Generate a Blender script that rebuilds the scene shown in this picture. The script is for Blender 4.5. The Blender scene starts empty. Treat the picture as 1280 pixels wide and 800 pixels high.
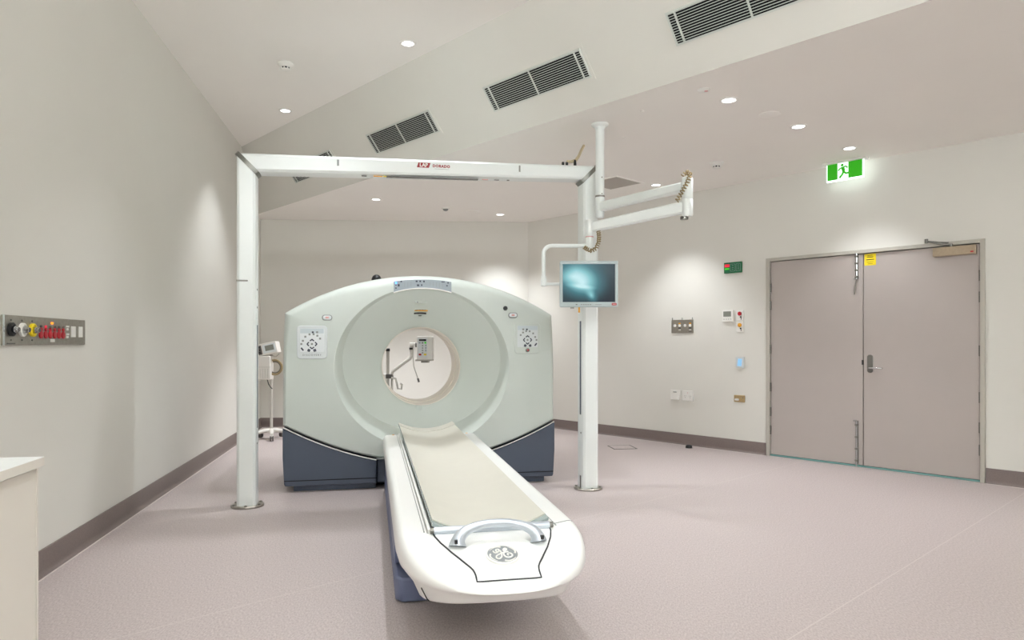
import bpy, bmesh, math, random
from mathutils import Vector, Matrix
random.seed(4)
R = math.radians
S = bpy.context.scene
COL = S.collection

# ------------------------------------------------------------------ camera
cam_d = bpy.data.cameras.new('camera')
cam_d.sensor_width = 36.0
cam_d.lens = 36.0 * 870.0 / 1280.0
cam_d.shift_y = 27.0 / 1280.0
cam_d.clip_start = 0.05
cam = bpy.data.objects.new('camera', cam_d)
COL.objects.link(cam)
cam.location = (0, 0, 1.3)
cam.rotation_euler = (R(90), 0, 0)
S.camera = cam
# ------------------------------------------------------------------ world, exposure
w = bpy.data.worlds.new('world')
S.world = w
w.use_nodes = True
w.node_tree.nodes['Background'].inputs[0].default_value = (0.6, 0.65, 0.7, 1)
w.node_tree.nodes['Background'].inputs[1].default_value = 0.05
S.view_settings.view_transform = 'Standard'
S.view_settings.look = 'None'
S.view_settings.exposure = 0.07
S.view_settings.gamma = 1.0
S.view_settings.use_curve_mapping = False
LAMP_W = 124.0
WARM = (0.925, 0.962, 1.0)
COOL = (0.90, 0.975, 1.0)
# fill light added behind the viewer, coming through an invented window
fill_d = bpy.data.lights.new('added_fill_light', 'AREA')
fill_d.shape = 'RECTANGLE'; fill_d.size = 4.9; fill_d.size_y = 1.75
fill_d.energy = 20.0; fill_d.color = (0.82, 0.98, 1.0)
fill_o = bpy.data.objects.new('added_fill_light', fill_d)
COL.objects.link(fill_o)
fill_o.location = (1.9, -3.16, 1.85); fill_o.rotation_euler = (R(90), 0, 0)
S.cycles.max_bounces = 14
S.cycles.diffuse_bounces = 8

# ------------------------------------------------------------------ materials
def lin(c):
    return tuple(((v / 255) / 12.92 if v / 255 <= 0.04045 else ((v / 255 + 0.055) / 1.055) ** 2.4) for v in c)

def mat(name, rgb, rough=0.5, metal=0.0, emit=None, es=0.0, noise=0.0, nscale=20.0, bump=0.0, bscale=200.0, coat=0.0, spec=None):
    m = bpy.data.materials.new(name)
    m.use_nodes = True
    nt = m.node_tree
    b = nt.nodes['Principled BSDF']
    c = lin(rgb)
    b.inputs['Base Color'].default_value = (*c, 1)
    b.inputs['Roughness'].default_value = rough
    b.inputs['Metallic'].default_value = metal
    if coat:
        b.inputs['Coat Weight'].default_value = coat
        b.inputs['Coat Roughness'].default_value = 0.15
    if spec is not None:
        b.inputs['Specular IOR Level'].default_value = spec
    if emit is not None:
        b.inputs['Emission Color'].default_value = (*lin(emit), 1)
        b.inputs['Emission Strength'].default_value = es
    if noise or bump:
        tc = nt.nodes.new('ShaderNodeTexCoord')
    if noise:
        n = nt.nodes.new('ShaderNodeTexNoise')
        n.inputs['Scale'].default_value = nscale
        n.inputs['Detail'].default_value = 4
        nt.links.new(tc.outputs['Object'], n.inputs['Vector'])
        r = nt.nodes.new('ShaderNodeValToRGB')
        r.color_ramp.elements[0].position = 0.3
        r.color_ramp.elements[1].position = 0.7
        r.color_ramp.elements[0].color = (*[v * (1 - noise) for v in c], 1)
        r.color_ramp.elements[1].color = (*[min(1, v * (1 + noise)) for v in c], 1)
        nt.links.new(n.outputs['Fac'], r.inputs['Fac'])
        nt.links.new(r.outputs['Color'], b.inputs['Base Color'])
    if bump:
        n2 = nt.nodes.new('ShaderNodeTexNoise')
        n2.inputs['Scale'].default_value = bscale
        n2.inputs['Detail'].default_value = 2
        nt.links.new(tc.outputs['Object'], n2.inputs['Vector'])
        bp = nt.nodes.new('ShaderNodeBump')
        bp.inputs['Strength'].default_value = bump
        bp.inputs['Distance'].default_value = 0.002
        nt.links.new(n2.outputs['Fac'], bp.inputs['Height'])
        nt.links.new(bp.outputs['Normal'], b.inputs['Normal'])
    return m

def floor_material():
    m = bpy.data.materials.new('speckled_vinyl')
    m.use_nodes = True
    nt = m.node_tree
    b = nt.nodes['Principled BSDF']
    L = nt.links.new
    tc = nt.nodes.new('ShaderNodeTexCoord')
    mp = nt.nodes.new('ShaderNodeMapping')
    mp.inputs['Scale'].default_value = (1.0, 0.45, 1.0)
    mp.inputs['Rotation'].default_value = (0, 0, R(40))
    L(tc.outputs['Object'], mp.inputs['Vector'])
    n = nt.nodes.new('ShaderNodeTexNoise')
    n.inputs['Scale'].default_value = 130
    n.inputs['Detail'].default_value = 5
    n.inputs['Roughness'].default_value = 0.75
    L(mp.outputs['Vector'], n.inputs['Vector'])
    r = nt.nodes.new('ShaderNodeValToRGB')
    e = r.color_ramp.elements
    e[0].position, e[0].color = 0.32, (*lin((156, 144, 142)), 1)
    e[1].position, e[1].color = 0.66, (*lin((200, 189, 187)), 1)
    k = r.color_ramp.elements.new(0.5)
    k.color = (*lin((181, 169, 167)), 1)
    L(n.outputs['Fac'], r.inputs['Fac'])
    # weld seams between vinyl sheets, two metres apart, running square to the right wall
    sx = nt.nodes.new('ShaderNodeSeparateXYZ')
    mp2 = nt.nodes.new('ShaderNodeMapping')
    mp2.inputs['Rotation'].default_value = (0, 0, R(47.4))
    L(tc.outputs['Object'], mp2.inputs['Vector'])
    L(mp2.outputs['Vector'], sx.inputs['Vector'])
    ad = nt.nodes.new('ShaderNodeMath'); ad.operation = 'ADD'; ad.inputs[1].default_value = FLOOR_SEAM
    L(sx.outputs['X'], ad.inputs[0])
    md = nt.nodes.new('ShaderNodeMath'); md.operation = 'PINGPONG'; md.inputs[1].default_value = 1.0
    L(ad.outputs[0], md.inputs[0])
    lt = nt.nodes.new('ShaderNodeMath'); lt.operation = 'LESS_THAN'; lt.inputs[1].default_value = 0.003
    L(md.outputs[0], lt.inputs[0])
    mx = nt.nodes.new('ShaderNodeMix'); mx.data_type = 'RGBA'
    L(lt.outputs[0], mx.inputs['Factor'])
    L(r.outputs['Color'], mx.inputs['A'])
    mx.inputs['B'].default_value = (*lin((196, 186, 182)), 1)
    L(mx.outputs['Result'], b.inputs['Base Color'])
    b.inputs['Roughness'].default_value = 0.42
    b.inputs['Specular IOR Level'].default_value = 0.4
    bp = nt.nodes.new('ShaderNodeBump')
    bp.inputs['Strength'].default_value = 0.15
    bp.inputs['Distance'].default_value = 0.001
    L(n.outputs['Fac'], bp.inputs['Height'])
    L(bp.outputs['Normal'], b.inputs['Normal'])
    return m
FLOOR_SEAM = 1.42

def screen_material():
    # reflected light painted as glow on the monitor: bright turquoise wedge on dark teal
    m = bpy.data.materials.new('screen_reflection')
    m.use_nodes = True
    nt = m.node_tree
    b = nt.nodes['Principled BSDF']
    L = nt.links.new
    tc = nt.nodes.new('ShaderNodeTexCoord')
    def blob(loc, scale, rot=0.0):
        mp = nt.nodes.new('ShaderNodeMapping')
        mp.vector_type = 'TEXTURE'
        mp.inputs['Location'].default_value = loc
        mp.inputs['Scale'].default_value = scale
        mp.inputs['Rotation'].default_value = (0, rot, 0)
        L(tc.outputs['Object'], mp.inputs['Vector'])
        g = nt.nodes.new('ShaderNodeTexGradient')
        g.gradient_type = 'QUADRATIC_SPHERE'
        L(mp.outputs['Vector'], g.inputs['Vector'])
        return g.outputs['Fac']
    def add(a, c, k):
        n = nt.nodes.new('ShaderNodeMath'); n.operation = 'MULTIPLY_ADD'
        L(c, n.inputs[0]); n.inputs[1].default_value = k
        if a is None: n.inputs[2].default_value = 0.0
        else: L(a, n.inputs[2])
        return n.outputs[0]
    v = add(None, blob((-0.05, 0, 0.01), (0.25, 1, 0.18), 0.25), 0.8)
    v = add(v, blob((-0.12, 0, 0.06), (0.22, 1, 0.09)), 0.35)
    v = add(v, blob((-0.06, 0, -0.02), (0.16, 1, 0.03), 0.12), 0.55)
    v = add(v, blob((0.02, 0, -0.09), (0.06, 1, 0.10), -0.5), 0.5)
    v = add(v, blob((-0.1, 0, 0.1), (0.40, 1, 0.32)), 0.45)
    r = nt.nodes.new('ShaderNodeValToRGB')
    e = r.color_ramp.elements
    e[0].position, e[0].color = 0.0, (*lin((14, 26, 36)), 1)
    e[1].position, e[1].color = 1.0, (*lin((196, 232, 236)), 1)
    k = e.new(0.3); k.color = (*lin((60, 116, 126)), 1)
    k = e.new(0.62); k.color = (*lin((128, 192, 198)), 1)
    L(v, r.inputs['Fac'])
    b.inputs['Base Color'].default_value = (0.01, 0.012, 0.015, 1)
    b.inputs['Roughness'].default_value = 0.25
    L(r.outputs['Color'], b.inputs['Emission Color'])
    b.inputs['Emission Strength'].default_value = 0.95
    b.inputs['Specular IOR Level'].default_value = 0.15
    return m

M = {}
M['wall'] = mat('wall_paint', (222, 220, 213), 0.7, noise=0.012, nscale=1.5, bump=0.05, bscale=300)
M['ceil'] = mat('ceiling_paint', (244, 241, 236), 0.8, noise=0.01, nscale=1.2)
M['floor'] = None
M['skirting'] = mat('skirting_vinyl', (116, 103, 99), 0.5, noise=0.10, nscale=120)
M['weld'] = mat('weld_bead', (205, 195, 190), 0.5)
M['door'] = mat('door_paint', (176, 167, 162), 0.45, noise=0.01, nscale=6)
M['frame'] = mat('door_frame_paint', (182, 178, 168), 0.4)
M['seal'] = mat('threshold_teal', (116, 160, 156), 0.25)
M['dark'] = mat('dark_void', (8, 9, 10), 0.9)
M['black'] = mat('black_plastic', (24, 24, 26), 0.45)
M['steel'] = mat('brushed_steel', (160, 155, 146), 0.35, 0.85, noise=0.08, nscale=60)
M['chrome'] = mat('polished_chrome', (205, 208, 210), 0.18, 1.0)
M['dsteel'] = mat('dull_steel', (128, 126, 120), 0.4, 0.7, noise=0.05, nscale=40)
M['bronze'] = mat('brushed_bronze', (178, 162, 140), 0.4, 0.6, noise=0.06, nscale=50)
M['brass'] = mat('brass_plate', (186, 162, 120), 0.4, 0.45)
M['white'] = mat('white_plastic', (232, 230, 225), 0.4)
M['whitecool'] = mat('white_enamel', (232, 236, 234), 0.32, coat=0.2)
M['gantry'] = mat('scanner_shell_grey_white', (201, 208, 202), 0.36, coat=0.15, noise=0.008, nscale=3)
M['bore'] = mat('bore_liner_cream', (238, 232, 222), 0.35)
M['skirt'] = mat('scanner_skirt_slate', (70, 78, 94), 0.4, noise=0.02, nscale=5)
M['basebl'] = mat('couch_base_slate_blue', (104, 112, 142), 0.42, noise=0.02, nscale=5)
M['couch'] = mat('couch_shell_white', (242, 242, 240), 0.3, coat=0.25)
M['mat'] = mat('cradle_mat_cream', (208, 205, 194), 0.5, noise=0.015, nscale=8)
M['rail'] = mat('couch_rail_white', (230, 230, 226), 0.35)
M['silver'] = mat('silver_lacquer', (196, 202, 210), 0.3, 0.55)
M['glassgrey'] = mat('translucent_grey', (160, 172, 170), 0.25)
M['badge'] = mat('badge_grey', (150, 153, 155), 0.35, 0.3)
M['seam'] = mat('seam_rubber', (60, 60, 62), 0.7)  # dark line along the couch shell joints
M['panelbl'] = mat('membrane_blue_grey', (150, 160, 168), 0.35)
M['keypad'] = mat('membrane_white', (226, 230, 232), 0.35)
M['keypanel'] = mat('membrane_frame', (212, 217, 218), 0.4)
M['keyhead'] = mat('membrane_header', (196, 206, 210), 0.4)
M['keydark'] = mat('membrane_navy', (52, 56, 72), 0.4)
M['keygrey'] = mat('membrane_grey', (138, 142, 140), 0.4)
M['ledblue'] = mat('led_blue', (80, 150, 230), 0.3, emit=(90, 160, 255), es=1.5)
M['orange'] = mat('warning_orange', (226, 160, 40), 0.5)
M['yellow'] = mat('sticker_yellow', (238, 212, 30), 0.5)
M['red'] = mat('signal_red', (176, 22, 40), 0.4)
M['logored'] = mat('logo_red', (150, 24, 36), 0.45)
M['pink'] = mat('button_pink', (214, 160, 156), 0.45)
M['green'] = mat('sign_green', (40, 150, 20), 0.4, emit=(48, 176, 12), es=0.45)
M['greendk'] = mat('panel_green', (24, 104, 66), 0.45)
M['greenled'] = mat('green_button', (60, 190, 40), 0.4, emit=(60, 200, 40), es=0.5)
M['redled'] = mat('red_button', (220, 40, 70), 0.4, emit=(220, 40, 60), es=0.4)
M['signwhite'] = mat('sign_white_lit', (250, 252, 250), 0.4, emit=(240, 255, 248), es=0.75)
M['signglow'] = mat('sign_edge_lit', (245, 252, 250), 0.4, emit=(232, 250, 246), es=1.7)
M['lens'] = mat('downlight_lens', (255, 255, 255), 0.3, emit=(250, 250, 255), es=4.0)
M['lensdim'] = mat('downlight_lens_dim', (250, 250, 250), 0.3, emit=(250, 250, 255), es=1.0)
M['amber'] = mat('amber_lamp', (255, 150, 40), 0.4, emit=(255, 140, 30), es=1.2)
M['screen'] = screen_material()
M['bezel'] = mat('monitor_bezel', (172, 184, 186), 0.4)
M['cream'] = mat('cream_cable', (206, 192, 158), 0.5)
M['coil'] = mat('coil_cable_tan', (150, 132, 96), 0.5)
M['grillewhite'] = mat('grille_white', (206, 210, 204), 0.45)
M['accgrey'] = mat('access_panel_grey', (176, 170, 162), 0.6)
M['cab'] = mat('cabinet_laminate', (222, 216, 206), 0.45)
M['worktop'] = mat('worktop_white', (236, 238, 236), 0.35)
M['touch'] = mat('touch_screen_blue', (150, 200, 235), 0.3, emit=(120, 185, 235), es=0.35)
M['lcd'] = mat('lcd_grey', (128, 130, 122), 0.3)
M['trolley'] = mat('trolley_grey_plastic', (216, 212, 205), 0.45)
M['tgrey'] = mat('trolley_pole_grey', (188, 184, 176), 0.4, 0.1)
M['casing'] = mat('casing_dark_grey', (92, 88, 84), 0.5)

# ------------------------------------------------------------------ mesh helpers
class MB:
    def __init__(self):
        self.v = []; self.f = []
    def add(self, vs, fs):
        o = len(self.v)
        self.v += [tuple(x) for x in vs]
        self.f += [tuple(i + o for i in q) for q in fs]
        return self
    def box(self, c, s, rot=None):
        cx, cy, cz = c; sx, sy, sz = s[0] / 2, s[1] / 2, s[2] / 2
        vs = [Vector((x * sx, y * sy, z * sz)) for z in (-1, 1) for y in (-1, 1) for x in (-1, 1)]
        if rot: vs = [rot @ q for q in vs]
        vs = [q + Vector(c) for q in vs]
        return self.add(vs, [(0, 2, 3, 1), (4, 5, 7, 6), (0, 1, 5, 4), (2, 6, 7, 3), (0, 4, 6, 2), (1, 3, 7, 5)])
    def prism(self, poly, lo, hi, axis='y'):
        n = len(poly)
        def P(a, b, t):
            return {'y': (a, t, b), 'z': (a, b, t), 'x': (t, a, b)}[axis]
        vs = [P(a, b, lo) for a, b in poly] + [P(a, b, hi) for a, b in poly]
        fs = [tuple(range(n)), tuple(range(2 * n - 1, n - 1, -1))]
        fs += [(i, i + n, (i + 1) % n + n, (i + 1) % n) for i in range(n)]
        return self.add(vs, fs)
    def tube(self, pts, r, n=10, caps=True, closed=False):
        pts = [Vector(p) for p in pts]
        m = len(pts)
        rad = r if isinstance(r, (list, tuple)) else [r] * m
        T = []
        for i in range(m):
            a = pts[i - 1] if (i > 0 or closed) else pts[i]
            b = pts[(i + 1) % m] if (i < m - 1 or closed) else pts[i]
            T.append((b - a).normalized())
        ref = Vector((0, 0, 1)) if abs(T[0].z) < 0.9 else Vector((1, 0, 0))
        nrm = (ref - T[0] * ref.dot(T[0])).normalized()
        vs = []
        for i in range(m):
            nrm = (nrm - T[i] * nrm.dot(T[i]))
            nrm = nrm.normalized() if nrm.length > 1e-6 else T[i].orthogonal().normalized()
            bn = T[i].cross(nrm)
            for k in range(n):
                a = 2 * math.pi * k / n
                vs.append(pts[i] + (nrm * math.cos(a) + bn * math.sin(a)) * rad[i])
        fs = []
        for i in range(m if closed else m - 1):
            j = (i + 1) % m
            for k in range(n):
                k2 = (k + 1) % n
                fs.append((i * n + k, i * n + k2, j * n + k2, j * n + k))
        if caps and not closed:
            fs.append(tuple(range(n - 1, -1, -1)))
            fs.append(tuple((m - 1) * n + k for k in range(n)))
        return self.add(vs, fs)
    def lathe(self, prof, n=24, c=(0, 0, 0), axis='z', cap=True):
        vs = []; m = len(prof)
        for r, t in prof:
            for k in range(n):
                a = 2 * math.pi * k / n
                x, y = r * math.cos(a), r * math.sin(a)
                p = {'z': (x, y, t), 'y': (x, t, y), 'x': (t, x, y)}[axis]
                vs.append((p[0] + c[0], p[1] + c[1], p[2] + c[2]))
        fs = []
        for i in range(m - 1):
            for k in range(n):
                k2 = (k + 1) % n
                fs.append((i * n + k, i * n + k2, (i + 1) * n + k2, (i + 1) * n + k))
        if cap:
            fs.append(tuple(range(n - 1, -1, -1)))
            fs.append(tuple((m - 1) * n + k for k in range(n)))
        return self.add(vs, fs)
    def grid(self, rows, close_u=False):
        m = len(rows); n = len(rows[0])
        vs = [p for r in rows for p in r]
        fs = []
        for i in range(m - 1):
            for k in range(n if close_u else n - 1):
                k2 = (k + 1) % n
                fs.append((i * n + k, i * n + k2, (i + 1) * n + k2, (i + 1) * n + k))
        return self.add(vs, fs)
    def build(self, name, material, parent=None, smooth=35, bevel=0.0, seg=2, loc=None, rot=None, fix=True):
        me = bpy.data.meshes.new(name)
        me.from_pydata(self.v, [], self.f)
        if fix:
            bm = bmesh.new(); bm.from_mesh(me)
            bmesh.ops.recalc_face_normals(bm, faces=bm.faces)
            bm.to_mesh(me); bm.free()
        me.materials.append(M[material] if isinstance(material, str) else material)
        o = bpy.data.objects.new(name, me)
        COL.objects.link(o)
        if smooth:
            me.polygons.foreach_set('use_smooth', [True] * len(me.polygons))
            me.set_sharp_from_angle(angle=R(smooth))
        if bevel:
            b = o.modifiers.new('bevel', 'BEVEL')
            b.width = bevel; b.segments = seg; b.limit_method = 'ANGLE'; b.angle_limit = R(40)
            b.harden_normals = False
        if parent: o.parent = parent
        if loc: o.location = loc
        if rot: o.rotation_euler = rot
        return o

def tag(o, label=None, cat=None, group=None, kind=None):
    if label: o['label'] = label
    if cat: o['category'] = cat
    if group: o['group'] = group
    if kind: o['kind'] = kind
    return o
def thing(name, label, cat, loc=(0, 0, 0), rotz=0.0, group=None, kind=None):
    o = bpy.data.objects.new(name, None)
    o.empty_display_size = 0.1
    COL.objects.link(o)
    o.location = loc
    o.rotation_euler = (0, 0, rotz)
    return tag(o, label, cat, group, kind)
def part(name, material, parent, c, s, bevel=0.0, rot=None, seg=2):
    return MB().box(c, s, rot).build(name, material, parent, bevel=bevel, seg=seg)
def text(s, size, depth, name, material, parent, loc, rot=(R(90), 0, 0), align='CENTER', spacing=1.0, bold=0.0):
    cu = bpy.data.curves.new('t', 'FONT')
    cu.body = s; cu.size = size; cu.extrude = depth; cu.align_x = align; cu.align_y = 'CENTER'
    cu.space_character = spacing; cu.offset = bold; cu.resolution_u = 3
    t = bpy.data.objects.new('t', cu)
    COL.objects.link(t)
    dg = bpy.context.evaluated_depsgraph_get()
    me = bpy.data.meshes.new_from_object(t.evaluated_get(dg))
    bpy.data.objects.remove(t); bpy.data.curves.remove(cu)
    me.name = name
    me.materials.clear(); me.materials.append(M[material])
    o = bpy.data.objects.new(name, me)
    COL.objects.link(o)
    o.parent = parent; o.location = loc; o.rotation_euler = rot
    return o
def rrect(w, h, r, n=4, cx=0, cy=0):
    p = []
    for sx, sy, a0 in ((1, 1, 0), (-1, 1, 90), (-1, -1, 180), (1, -1, 270)):
        for k in range(n + 1):
            a = R(a0 + 90 * k / n)
            p.append((cx + sx * (w / 2 - r) + r * math.cos(a), cy + sy * (h / 2 - r) + r * math.sin(a)))
    return p
def helix(pts, r, turns, per=10):
    """a coil wound about a polyline"""
    pts = [Vector(p) for p in pts]
    seg = [(pts[i + 1] - pts[i]).length for i in range(len(pts) - 1)]
    tot = sum(seg); out = []
    N = int(turns * per)
    for k in range(N + 1):
        d = tot * k / N; i = 0
        while i < len(seg) - 1 and d > seg[i]:
            d -= seg[i]; i += 1
        t = (pts[i + 1] - pts[i]).normalized()
        c = pts[i] + t * d
        a = Vector((0.2, 1, 0.1)).cross(t).normalized(); b = t.cross(a)
        ph = 2 * math.pi * k / per
        out.append(c + (a * math.cos(ph) + b * math.sin(ph)) * r)
    return out
def arc(c, r, a0, a1, n=8, plane='xz'):
    o = []
    for k in range(n + 1):
        a = R(a0 + (a1 - a0) * k / n)
        u, v = r * math.cos(a), r * math.sin(a)
        o.append({'xz': (c[0] + u, c[1], c[2] + v), 'xy': (c[0] + u, c[1] + v, c[2]), 'yz': (c[0], c[1] + u, c[2] + v)}[plane])
    return o

# ------------------------------------------------------------------ the room's frames
ZL, ZH = 3.165, 3.88                      # low and high ceiling
R0 = Vector((2.916, 7.965, 0)); RE = Vector((0.67685, -0.73612, 0)); RN = Vector((-0.73612, -0.67685, 0))
R_ROT = math.atan2(RE.y, RE.x)
def RW(s, z=0.0, off=0.0):                # a point on the right wall: s along, z up, off into the room
    p = R0 + RE * s + RN * off
    return (p.x, p.y, z)
L0 = Vector((-1.93, 0, 0)); LE = Vector((-0.17620, 0.98435, 0)); LN = Vector((0.98435, 0.17620, 0))
L_ROT = math.atan2(LE.y, LE.x)
def LW(s, z=0.0, off=0.0):
    p = L0 + LE * s + LN * off
    return (p.x, p.y, z)
def wx(d): return -1.93 - 0.179 * d
BL = (-3.83, 10.60); BR = (0.25, 10.86)   # back wall ends
RB = RW(5.5)[:2]                          # right wall's near end
SIDE_X = RB[0]; REAR_Y = -3.0
LF = (wx(REAR_Y), REAR_Y)

# ------------------------------------------------------------------ structure
M['floor'] = floor_material()
poly = [LF, (SIDE_X, REAR_Y), RB, BR, BL]
def grow(p, k=0.12):
    cx = sum(q[0] for q in p) / len(p); cy = sum(q[1] for q in p) / len(p)
    return [(x + k * (1 if x > cx else -1), y + k * (1 if y > cy else -1)) for x, y in p]
tag(MB().prism(grow(poly), -0.08, 0.0, 'z').build('floor', 'floor', smooth=0), 'pinkish grey speckled vinyl floor', 'floor', kind='structure')
lo1 = (wx(10.23), 10.23); hi1 = (wx(9.21), 9.21)
lo2 = (SIDE_X, (5.873 - SIDE_X) / 0.942); hi2 = (SIDE_X, (5.10 - SIDE_X) / 0.942)
ext = 0.1
tag(MB().prism([(hi1[0] - ext, hi1[1]), (LF[0] - ext, LF[1] - ext), (SIDE_X + ext, REAR_Y - ext), (SIDE_X + ext, hi2[1]), hi2, hi1], ZH, ZH + 0.06, 'z')
    .build('ceiling', 'ceil', smooth=0), 'high flat ceiling above the left wall', 'ceiling', kind='structure')
tag(MB().prism([(lo1[0] - ext, lo1[1]), lo1, lo2, (SIDE_X + ext, lo2[1]), (RB[0] + ext, RB[1] + ext), (BR[0], BR[1] + ext), (BL[0] - ext, BL[1] + ext)], ZL, ZL + 0.06, 'z')
    .build('ceiling', 'ceil', smooth=0), 'lower flat ceiling over the double doors and scanner', 'ceiling', kind='structure')
# sloping bulkhead between the two ceilings
sv = [(*lo1, ZL), (*lo2, ZL), (*hi2, ZH), (*hi1, ZH)]
up = Vector((0.572, 0.539, 0.618)) * 0.06
sv2 = [tuple(Vector(p) + up) for p in sv]
tag(MB().add(sv + sv2, [(0, 1, 2, 3), (7, 6, 5, 4), (0, 4, 5, 1), (1, 5, 6, 2), (2, 6, 7, 3), (3, 7, 4, 0)])
    .build('bulkhead', 'wall', smooth=0), 'sloping bulkhead carrying the air grilles', 'bulkhead', kind='structure')
def wall(name, a, b, z1, label, t=0.1, z0=0.0):
    a = Vector((*a, 0)); b = Vector((*b, 0))
    d = (b - a).normalized(); n = Vector((d.y, -d.x, 0)) * t       # n to the outside when walked with the room on the left
    q = [a, b, b + n, a + n]
    return tag(MB().prism([(p.x, p.y) for p in q], z0, z1, 'z').build(name, 'wall', smooth=0), label, 'wall', kind='structure')
wall('wall_left', BL, LF, ZH, 'long plain left wall with two light scallops')
wall('wall_back', BR, BL, ZL, 'plain back wall behind the scanner')
mb = MB()
WX0, WX1, WZ0, WZ1 = -0.6, 4.4, 0.95, 2.75       # opening in the rear wall for the added, unseen window
for x0, x1, z0, z1 in ((LF[0] - 0.1, WX0, 0, ZH), (WX1, SIDE_X + 0.1, 0, ZH), (WX0, WX1, 0, WZ0), (WX0, WX1, WZ1, ZH)):
    mb.box(((x0 + x1) / 2, REAR_Y - 0.05, (z0 + z1) / 2), (x1 - x0, 0.1, z1 - z0))
tag(mb.build('wall_rear', 'wall', smooth=0), 'plain wall behind the viewer with an opening for the added window', 'wall', kind='structure')
wn = thing('added_window_1', 'added unseen window for fill light in the wall behind the viewer', 'window', ((WX0 + WX1) / 2, REAR_Y - 0.05, WZ0), kind='structure')
ww, wh = WX1 - WX0, WZ1 - WZ0
f = MB()
for c, s_ in (((0, 0, 0.03), (ww, 0.08, 0.06)), ((0, 0, wh - 0.03), (ww, 0.08, 0.06))): f.box(c, s_)
for k in range(5): f.box((-ww / 2 + 0.03 + (ww - 0.06) * k / 4, 0, wh / 2), (0.06, 0.08, wh - 0.12))
f.build('added_window_frame', 'frame', wn, bevel=0.003)
wall('wall_side', (SIDE_X, REAR_Y), RB, ZH, 'plain side wall right of the doors')
mb = MB()
for s0, s1, z0, z1 in ((-3.939, 0.0, 0, ZL), (2.126, 5.5, 0, ZL), (0.0, 2.126, 2.248, ZL)):
    q = [RW(s0), RW(s1), RW(s1, 0, -0.1), RW(s0, 0, -0.1)]
    mb.prism([p[:2] for p in q], z0, z1, 'z')
tag(mb.build('wall_right', 'wall', smooth=0), 'angled right wall around the double doors', 'wall', kind='structure')
def baseboard(name, a, b, label):
    a = Vector((*a, 0)); b = Vector((*b, 0)); d = (b - a).normalized(); n = Vector((-d.y, d.x, 0))
    prof = [(0.0, 0.14), (0.010, 0.14), (0.013, 0.135), (0.013, 0.035), (0.017, 0.018), (0.026, 0.007), (0.040, 0.002), (0.040, 0.0), (0, 0)]
    mb = MB()
    mb.grid([[tuple(e + n * x + Vector((0, 0, z))) for x, z in prof] for e in (a, b)], close_u=True)
    o = tag(mb.build(name, 'skirting', smooth=40), label, 'baseboard', kind='structure')
    m2 = MB()
    m2.grid([[tuple(e + n * x + Vector((0, 0, z))) for x, z in ((0.040, 0.0), (0.040, 0.0035), (0.046, 0.0035), (0.048, 0.0))] for e in (a, b)], close_u=True)
    m2.build('weld_bead', 'weld', o, smooth=0)
baseboard('baseboard_left', BL, LF, 'dark coved vinyl skirting along the left wall')
baseboard('baseboard_back', BR, BL, 'dark coved vinyl skirting along the back wall')
baseboard('baseboard_right', RW(-0.005)[:2], BR, 'dark coved skirting from the doors to the back corner')
baseboard('baseboard_side', RB, RW(2.131)[:2], 'dark coved skirting right of the double doors')

# ------------------------------------------------------------------ double doors
mb = MB()
for c, s in (((0.02, 0, 1.124), (0.04, 0.13, 2.248)), ((2.106, 0, 1.124), (0.04, 0.13, 2.248)), ((1.063, 0, 2.230), (2.046, 0.13, 0.036))):
    mb.box((c[0], 0.045, c[2]), s)
fr = mb.build('trim_1', 'frame', bevel=0.003)
fr.location = RW(0); fr.rotation_euler = (0, 0, R_ROT)
tag(fr, 'grey metal frame around the double doors', 'door frame', kind='structure')
MB().box((1.063, 0.105, 1.1), (2.04, 0.008, 2.2)).build('gap_backing', 'dark', fr)  # black sheet that puts shade into the gaps around the leaves
sl_ = MB().box((1.063, 0.02, 0.009), (2.044, 0.05, 0.016)).build('trim_2', 'seal', bevel=0.003)
sl_.location = RW(0); sl_.rotation_euler = (0, 0, R_ROT)
tag(sl_, 'thin teal threshold strip under the double doors', 'threshold', kind='structure')
HZ = (1.912, 1.713, 1.215, 0.783, 0.503, 0.296)
def door(name, s0, s1, label, hinge_right):
    root = thing(name, label, 'door', RW(s0), R_ROT, kind='structure')
    wd = s1 - s0
    MB().box((wd / 2, 0.026, 1.113), (wd, 0.042, 2.184)).build('leaf', 'door', root, bevel=0.002)
    for z in HZ:
        x = wd + 0.004 if hinge_right else -0.004
        h = MB()
        for k in range(5):
            h.tube([(x, 0.0, z - 0.05 + k * 0.0202), (x, 0.0, z - 0.05 + k * 0.0202 + 0.0185)], 0.0095, 10)
        h.box((x, 0.004, z), (0.026, 0.006, 0.1))
        h.build('hinge', 'dsteel', root)
    return root
D1 = door('door_1', 0.046, 1.047, 'left grey leaf of the double doors, with the two barrel bolts', False)
D2 = door('door_2', 1.055, 2.080, 'right grey leaf of the double doors, with lever handle and closer', True)
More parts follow.
